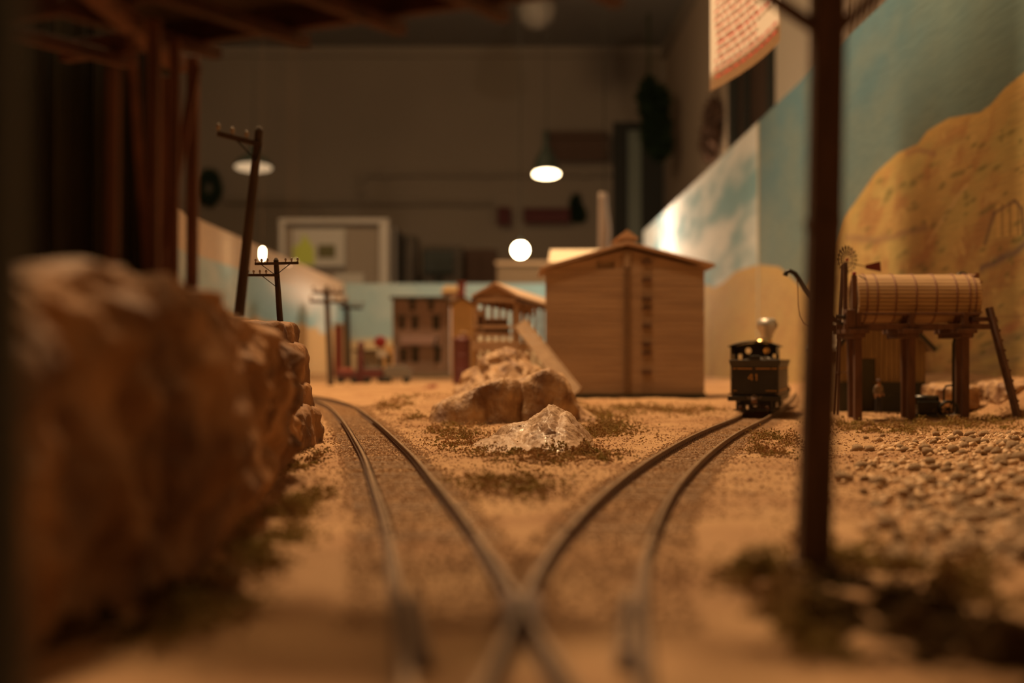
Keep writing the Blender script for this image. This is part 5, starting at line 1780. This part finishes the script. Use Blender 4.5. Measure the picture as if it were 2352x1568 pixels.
for px in posts:
    x = W(px, 0, d0).x
    MB().beam((x, d0, -0.02), (x, d0, 0.49), 0.040).build('post', 'tankframe', wt, world=True, bevel=0.003)
    MB().beam((W(px - 15, 0, d0 + .34).x, d0 + .34, 0.0), (W(px - 15, 0, d0 + .34).x, d0 + .34, 0.49), 0.034).build('post', 'tankframe', wt, world=True, bevel=0.003)
    MB().box((x, d0 + .17, .480), (.105, .44, .024)).build('corbel', 'tankframe', wt, world=True, bevel=0.003)
    MB().box((x, d0 + .17, .456), (.066, .42, .026)).build('corbel', 'tankframe', wt, world=True, bevel=0.003)
    MB().beam((x, d0 - .01, .49), (x, d0 - .01, .580), .026).build('stub_post', 'tankframe', wt, world=True)
    MB().beam((x, cy_ - .04, .52), (x, cy_ - .10, .585), .03).build('saddle', 'tankframe', wt, world=True)
for y_, z_, h_, nm in ((d0 - .005, .573, .022, 'rail_beam'), (d0, .505, .035, 'sill_beam'), (d0 + .34, .505, .04, 'sill_beam'), (d0 + .2, .510, .03, 'sill_beam')):
    MB().beam((W(1938, 0, d0).x, y_, z_), (W(2250 if nm == 'rail_beam' else 2272, 0, d0).x, y_, z_), h_, .014 if nm == 'rail_beam' else .030).build(nm, 'tankframe', wt, world=True, bevel=0.002)
MB().box((W(2268, 0, d0).x, d0 + .1, W(0, 732, d0).z), (.12, .16, .022)).build('walkway', 'tankframe', wt, world=True, bevel=0.002)
MB().box((W(1952, 0, d0).x, d0 + .02, .545), (.05, .10, .10)).build('end_block', 'tankframe', wt, world=True, bevel=0.003)
# end uprights and the cleats on the right head
for px, top in ((2244, 627), (2236, 632)):
    x = W(px, 0, 7.8).x
    MB().beam((x, 7.80, .50), (x, 7.80, W(0, top, 7.8).z), .020).build('end_post', 'hoop', wt, world=True)
for py in (648, 668, 690, 717):
    MB().box((W(2248, 0, 7.8).x, 7.79, W(0, py, 7.8).z), (.022, .03, .014)).build('cleat', 'hoop', wt, world=True)
x = W(1964, 0, d0).x
MB().beam((x, d0 + .02, .55), (x, d0 + .02, W(0, 632, d0).z), .026).build('end_post', 'tankframe', wt, world=True)
MB().lathe([(.001, -.012), (.01, -.008), (.012, 0), (.01, .008), (.001, .012)], (x, d0 + .02, W(0, 628, d0).z), 12).build('finial', 'red', wt, world=True)
MB().tube([(W(1972, 0, d0).x, d0, W(0, 632, d0).z), W(1990, 642, d0)], .003, 6).build('stay_rod', 'iron', wt, world=True)
# overflow loop and drain pipes
c = W(2210, 640, 7.95)
MB().tube([c + Vector((.036 * math.cos(t), 0, .032 * math.sin(t))) for t in np.linspace(-.3, math.pi + .3, 17)], .007, 8).build('overflow_pipe', 'iron', wt, world=True)
MB().tube([W(2190, 945, 7.9), W(2190, 790, 7.9), W(2193, 777, 7.9), W(2202, 772, 7.9), W(2225, 772, 7.9)], .009, 8).build('feed_pipe', 'iron', wt, world=True)
MB().tube([W(2234, 745, 7.8), W(2234, 772, 7.8), W(2222, 772, 7.8)], .008, 8).build('drain_pipe', 'iron', wt, world=True)
# filling spout to the left with its rope
MB().tube([W(1950, 752, 7.7), W(1915, 735, 7.7), W(1885, 706, 7.7), W(1851, 664, 7.7), W(1835, 640, 7.7), W(1826, 628, 7.7), W(1815, 622, 7.7), W(1806, 625, 7.7), W(1803, 633, 7.7)], [.011, .012, .013, .014, .014, .013, .012, .013, .014], 10).build('spout', 'iron', wt, world=True)
MB().tube([W(1830, 636, 7.68), W(1833, 665, 7.68), W(1834, 700, 7.68), W(1838, 725, 7.68), W(1848, 742, 7.68), W(1866, 752, 7.68)], .0025, 6).build('rope', 'rope', wt, world=True)
MB().tube([W(1918, 727, d0), W(1944, 729, d0)], .012, 8).build('outlet_pipe', 'iron', wt, world=True)
# ladder
ld = thing('ladder', 'dark wooden ladder leaning against the right end of the tank frame', 'ladder', W(2342, 958, 7.55))
a, b = W(2276, 706, 7.66), W(2343, 962, 7.5)
side = Vector((0.02, 0.12, 0))
for s_ in (0, 1):
    MB().beam(a + side * s_, b + side * s_, .018, .024).build('side_rail', 'postwood', ld, world=True)
for i in range(10):
    p = a.lerp(b, 0.12 + i * 0.09)
    MB().beam(p - side * .12 + Vector((.012, 0, 0)), p + side * 1.1 + Vector((.012, 0, 0)), .012).build('rung', 'postwood', ld, world=True)

# windmill
wmx = W(1942, 0, 8.35)
wm = thing('windmill', 'small ranch windmill with a red tail vane, left of the tank', 'windmill', (wmx.x, 8.35, 0))
hub = W(1945, 596, 8.3)
for (dx, dy) in ((-.05, -.05), (.05, -.05), (.05, .05), (-.05, .05)):
    MB().beam((wmx.x + dx, 8.4 + dy, 0), (wmx.x + dx * .2, 8.4 + dy * .2, hub.z - .02), .012).build('tower_leg', 'tankframe', wm, world=True)
for z_, q in ((.25, .75), (.45, .55), (.65, .38)):
    s_ = .05 * q + .01
    MB().tube([(wmx.x + sx * s_, 8.4 + sy * s_, z_) for sx, sy in ((-1, -1), (1, -1), (1, 1), (-1, 1), (-1, -1))], .003, 5).build('girt', 'tankframe', wm, world=True)
MB().beam((wmx.x + .0, 8.36, .55), (wmx.x + .0, 8.36, hub.z - .01), .026).build('mast', 'tankframe', wm, world=True)
wr_ = 0.082
tilt = Matrix.Rotation(math.radians(28), 3, 'Z')
for i in range(18):
    a_ = 2 * math.pi * i / 18
    c_, s2 = math.cos(a_), math.sin(a_)
    p0 = Vector((c_ * .02, 0, s2 * .02))
    p1 = Vector((c_ * wr_, 0, s2 * wr_))
    tg = Vector((-s2, 0.6, c_)).normalized()
    vs = [p0 + tg * .0015, p0 - tg * .0015, p1 - tg * .0055, p1 + tg * .0055]
    n_ = Vector((0, .0015, 0))
    vs = [hub + tilt @ v for v in vs] + [hub + tilt @ (v + n_) for v in vs]
    MB().add(vs, [(0, 1, 2, 3), (7, 6, 5, 4), (0, 4, 5, 1), (1, 5, 6, 2), (2, 6, 7, 3), (3, 7, 4, 0)]).build('blade', 'wheelmetal', wm, world=True)
for r_ in (.045, .07):
    MB().tube([hub + tilt @ Vector((r_ * math.cos(t), .002, r_ * math.sin(t))) for t in np.linspace(0, 2 * math.pi, 29)], .0022, 5, caps=False).build('wheel_ring', 'wheelmetal', wm, world=True)
MB().lathe([(.001, -.01), (.01, -.01), (.01, .012), (.001, .012)], hub, 12, rot=Matrix.Rotation(math.pi / 2, 3, 'X')).build('hub', 'red', wm, world=True)
v0 = W(1988, 612, 8.35)
k = 8.35 / F
MB().tube([hub + Vector((0, .02, -.012)), v0], .0025, 6).build('tail_boom', 'wheelmetal', wm, world=True)
MB().plate([(0, -5 * k), (36 * k, -12 * k), (34 * k, 12 * k), (0, 4 * k)], [], .004, v0, (1, 0, 0), (0, 0, 1)).build('tail_vane', mat('vane_red', (0.17, 0.025, 0.022), .6), wm, world=True)

# shed behind the tank
D = 8.9
k = D / F
sh = thing('shed', 'brown board shed with a gabled roof and dark skirting, behind the water tank', 'shed', (W(2035, 0, D).x, D, 0))
X = lambda px: (px - 1176) * k
Zf = lambda py: H - (py - 820) * k
xl, xr, xm = X(1925), X(2123), X(2020)
doorr = [(X(1976), Zf(945)), (X(2011), Zf(945)), (X(2011), Zf(823)), (X(1976), Zf(823))]
MB().plate([(xl, 0.0), (xr, 0.0), (xr, Zf(785)), (xm, Zf(690)), (xl, Zf(785))], [doorr], .02, (0, D, 0), (1, 0, 0), (0, 0, 1)).build('front_wall', 'shed', sh, world=True)
MB().plate([(xl, 0.0), (xr, 0.0), (xr, Zf(785)), (xm, Zf(690)), (xl, Zf(785))], [], .02, (0, D + .7, 0), (1, 0, 0), (0, 0, 1)).build('rear_wall', 'shed', sh, world=True)
for x_ in (xl, xr):
    MB().box((x_, D + .36, Zf(785) / 2), (.02, .7, Zf(785))).build('side_wall', 'shed', sh, world=True)
for i in range(17):
    x_ = xl + (xr - xl) * (i + .5) / 17
    top = Zf(785) + (Zf(690) - Zf(785)) * (1 - abs(x_ - xm) / ((xr - xl) / 2)) - .01
    if doorr[0][0] - .005 < x_ < doorr[1][0] + .005:
        zb_ = doorr[2][1] + .01
    else:
        zb_ = Zf(878)
    MB().box((x_, D - .004, (top + zb_) / 2), ((xr - xl) / 17 * .9, .008, top - zb_)).build('plank', 'shed', sh, world=True)
for (xa, xb, za, nm) in ((X(1912), xm, Zf(806), 'shedroof'), (X(2140), xm, Zf(808), 'shedroof')):
    th = .022
    vs = []
    for y in (D - .08, D + .78):
        for z_ in (0, th):
            vs += [(xa, y, za + z_), (xb, y, Zf(684) + z_)]
    MB().add(vs, [(0, 1, 3, 2), (4, 6, 7, 5), (0, 4, 5, 1), (2, 3, 7, 6), (0, 2, 6, 4), (1, 5, 7, 3)]).build('roof_panel', nm, sh, world=True)
    MB().beam((xa, D - .085, za + .01), (xb, D - .085, Zf(684) + .01), .008, .026).build('barge_board', 'dark', sh, world=True)
for (a_, b_) in ((1925, 1975), (2012, 2124)):
    MB().box(((X(a_) + X(b_)) / 2, D - .012, (Zf(878) - .0) / 2), (X(b_) - X(a_), .02, Zf(878))).build('skirting', 'skirt', sh, world=True)
dr = MB().box(((X(1976) + X(2011)) / 2, D + .012, (Zf(945) + Zf(823)) / 2), (X(2011) - X(1976) - .004, .012, Zf(823) - Zf(945))).build('door', 'doorgreen', sh, world=True)
MB().lathe([(0.001, 0), (.005, 0), (.005, .008), (.001, .01)], (X(2007), D, .18), 10, rot=Matrix.Rotation(math.pi / 2, 3, 'X')).build('handle', 'brass', dr, world=True)

# pump engine with flywheel
pe = thing('pump_engine', 'small black pump engine with a flywheel under the water tank', 'engine', (W(2150, 0, 8.0).x, 8.0, 0))
x = W(2130, 0, 8.0).x
MB().box((x, 8.0, .055), (.13, .10, .075)).build('block', 'black', pe, world=True, bevel=.006)
MB().lathe([(.001, -.07), (.026, -.07), (.028, 0), (.026, .07), (.001, .07)], (x - .01, 8.0, .10), 16, rot=Matrix.Rotation(math.pi / 2, 3, 'Y')).build('cylinder', 'black', pe, world=True)
xw = W(2178, 0, 7.95).x
MB().tube([(xw + .048 * math.cos(t), 7.94, .05 + .042 * math.sin(t)) for t in np.linspace(0, 2 * math.pi, 29)], .009, 8, caps=False).build('flywheel', 'iron', pe, world=True)
mb = MB()
for i in range(5):
    t = 2 * math.pi * i / 5
    mb.beam((xw, 7.94, .05), (xw + .046 * math.cos(t), 7.94, .05 + .04 * math.sin(t)), .006)
mb.lathe([(.001, -.01), (.012, -.01), (.012, .01), (.001, .01)], (xw, 7.94, .05), 12, rot=Matrix.Rotation(math.pi / 2, 3, 'X'))
mb.build('spokes', 'iron', pe, world=True, kind='stuff')
MB().beam((x, 7.97, .05), (xw, 7.95, .05), .014).build('shaft', 'railtop', pe, world=True)
MB().tube([W(2168, 925, 7.97), W(2168, 895, 7.97), W(2173, 886, 7.97), W(2190, 884, 7.92)], .006, 8).build('pipe', 'iron', pe, world=True)
MB().box(((x + xw) / 2, 7.97, .008), (.30, .12, .02)).build('base', 'iron', pe, world=True)

# pale stone by the engine
block_rock('rock', 'small pale stone on the ground beside the pump engine', 'rockpale', (W(2188, 0, 7.8).x, 7.78, -.01), (W(2206, 0, 7.8).x, 7.86, .025), 60.0, .006, 'rock ledges behind the tank')


# ------------------------------------------------------------------ worker figure
def person():
    base = W(2018, 950, 8.45)
    base.z = 0.0
    root = thing('person', 'worker in a light shirt and dark trousers, standing by the shed door', 'person', base)
    s = 0.205 / 1.78   # a 1:87 man in decimetres

    def skin(name, joints, edges, m, sub=1, root_i=0):
        me = bpy.data.meshes.new(name)
        me.from_pydata([Vector(j[:3]) * s for j in joints], edges, [])
        me.materials.append(M[m])
        o = bpy.data.objects.new(name, me)
        S.collection.objects.link(o)
        o.parent = root
        md = o.modifiers.new('skin', 'SKIN')
        lay = me.skin_vertices.new() if not me.skin_vertices else me.skin_vertices[0]
        for i, j in enumerate(joints):
            r = j[3] * s
            lay.data[i].radius = (r, r * (j[4] if len(j) > 4 else 1.0))
            lay.data[i].use_root = (i == root_i)
        md.use_smooth_shade = True
        sd_ = o.modifiers.new('sub', 'SUBSURF')
        sd_.levels = sd_.render_levels = sub
        return o
    J = [(0, 0, .98, .14, .8), (0, 0, 1.15, .13, .8), (0, .0, 1.35, .17, .65), (0, .01, 1.47, .09), (0, 0, 1.53, .055), (0, -.01, 1.62, .085, 1.15), (0, -.01, 1.72, .085, 1.1),
         (.17, 0, 1.43, .06), (.24, .02, 1.16, .047), (.20, -.14, 1.0, .036), (.19, -.20, .96, .04),
         (-.17, 0, 1.43, .06), (-.25, .03, 1.16, .047), (-.24, -.05, .92, .036), (-.24, -.08, .84, .04),
         (.09, 0, .9, .085), (.11, -.02, .5, .06), (.12, .02, .09, .045), (.13, -.10, .035, .04),
         (-.09, 0, .9, .085), (-.12, -.01, .5, .06), (-.14, .02, .09, .045), (-.16, -.10, .035, .04)]
    E = [(0, 1), (1, 2), (2, 3), (3, 4), (4, 5), (5, 6), (3, 7), (7, 8), (8, 9), (9, 10), (3, 11), (11, 12), (12, 13), (13, 14), (0, 15), (15, 16), (16, 17), (17, 18), (0, 19), (19, 20), (20, 21), (21, 22)]
    body = skin('body', J, E, 'skin', 2)
    T_ = [(0, 0, .98, .165, .8), (0, 0, 1.15, .155, .8), (0, .0, 1.35, .19, .66), (0, .01, 1.46, .11), (.17, 0, 1.42, .078), (.235, .02, 1.17, .062), (.215, -.09, 1.06, .05), (-.17, 0, 1.42, .078), (-.25, .03, 1.17, .062), (-.245, -.02, 1.0, .05)]
    skin('shirt', T_, [(0, 1), (1, 2), (2, 3), (3, 4), (4, 5), (5, 6), (3, 7), (7, 8), (8, 9)], 'shirt', 2)
    L_ = [(0, 0, 1.0, .165, .8), (.09, 0, .88, .11), (.11, -.02, .5, .085), (.12, .02, .10, .07), (-.09, 0, .88, .11), (-.12, -.01, .5, .085), (-.14, .02, .10, .07)]
    skin('trousers', L_, [(0, 1), (1, 2), (2, 3), (0, 4), (4, 5), (5, 6)], 'trouser', 2)
    MB().lathe([(.15, 1.73), (.15, 1.745), (.10, 1.75), (.095, 1.83), (.06, 1.86), (0, 1.865)], (0, -.01, 0), 20).build('hat', 'tankframe', root).scale = (s, s, s)
    mb = MB()
    for sx in (-1, 1):
        mb.lathe([(0, -.012), (.012, 0), (0, .012)], (sx * .032, -.095, 1.66), 8)
    mb.build('eyes', 'dark', root, kind='stuff').scale = (s, s, s)
    MB().lathe([(0, -.03), (.018, -.02), (.012, .02), (0, .03)], (0, -.112, 1.635), 8).build('nose', 'skin', root).scale = (s, s, s)
    root.rotation_euler = (0, 0, math.radians(20))


person()

gd = thing('ceiling_lamp', 'unlit grey globe lamp hanging below the ceiling above the bright pendant', 'lamp', W(1232, 20, 50))
MB().lathe([(0, -.75), (.35, -.65), (.62, -.38), (.72, 0), (.62, .35), (.35, .6), (.15, .68), (.15, .8)], (0, 0, 0), 28).build('globe', mat('grey_globe', (0.36, 0.34, 0.31), 0.5), gd)
MB().tube([(0, 0, .75), (0, 0, CZ - gd.location.z)], 0.08, 8).build('stem', 'blackframe', gd)
# small light object in the gap at the top, beyond the knee brace: pale blind
bl = thing('window_blind', 'strips of pale vertical blind beside the near post top', 'blind', (4.6, 19.0, 4.6))
for i in range(5):
    x = W(1952 + i * 14, 0, 19).x
    MB().box((x, 19, W(0, -40, 19).z), (.05, .02, 1.6)).build('slat', 'papergrey', bl, world=True)
MB().box((W(1980, 0, 19).x, 19, W(0, -180, 19).z), (.5, .05, .06)).build('head_rail', 'case', bl, world=True)
# ceiling fixture glimpsed top left
cf = thing('ceiling_lamp', 'small yellowish strip lamp glimpsed above the bridge at the upper left', 'lamp', W(252, 2, 6.2))
MB().box(W(256, -2, 6.2), (.11, .06, .035)).build('diffuser', mat('strip_glow', (1, .9, .6), .5, emit=(1.0, .72, .25), estr=.9), cf, world=True)
MB().box(W(256, -14, 6.2), (.13, .07, .016)).build('housing', 'case', cf, world=True)
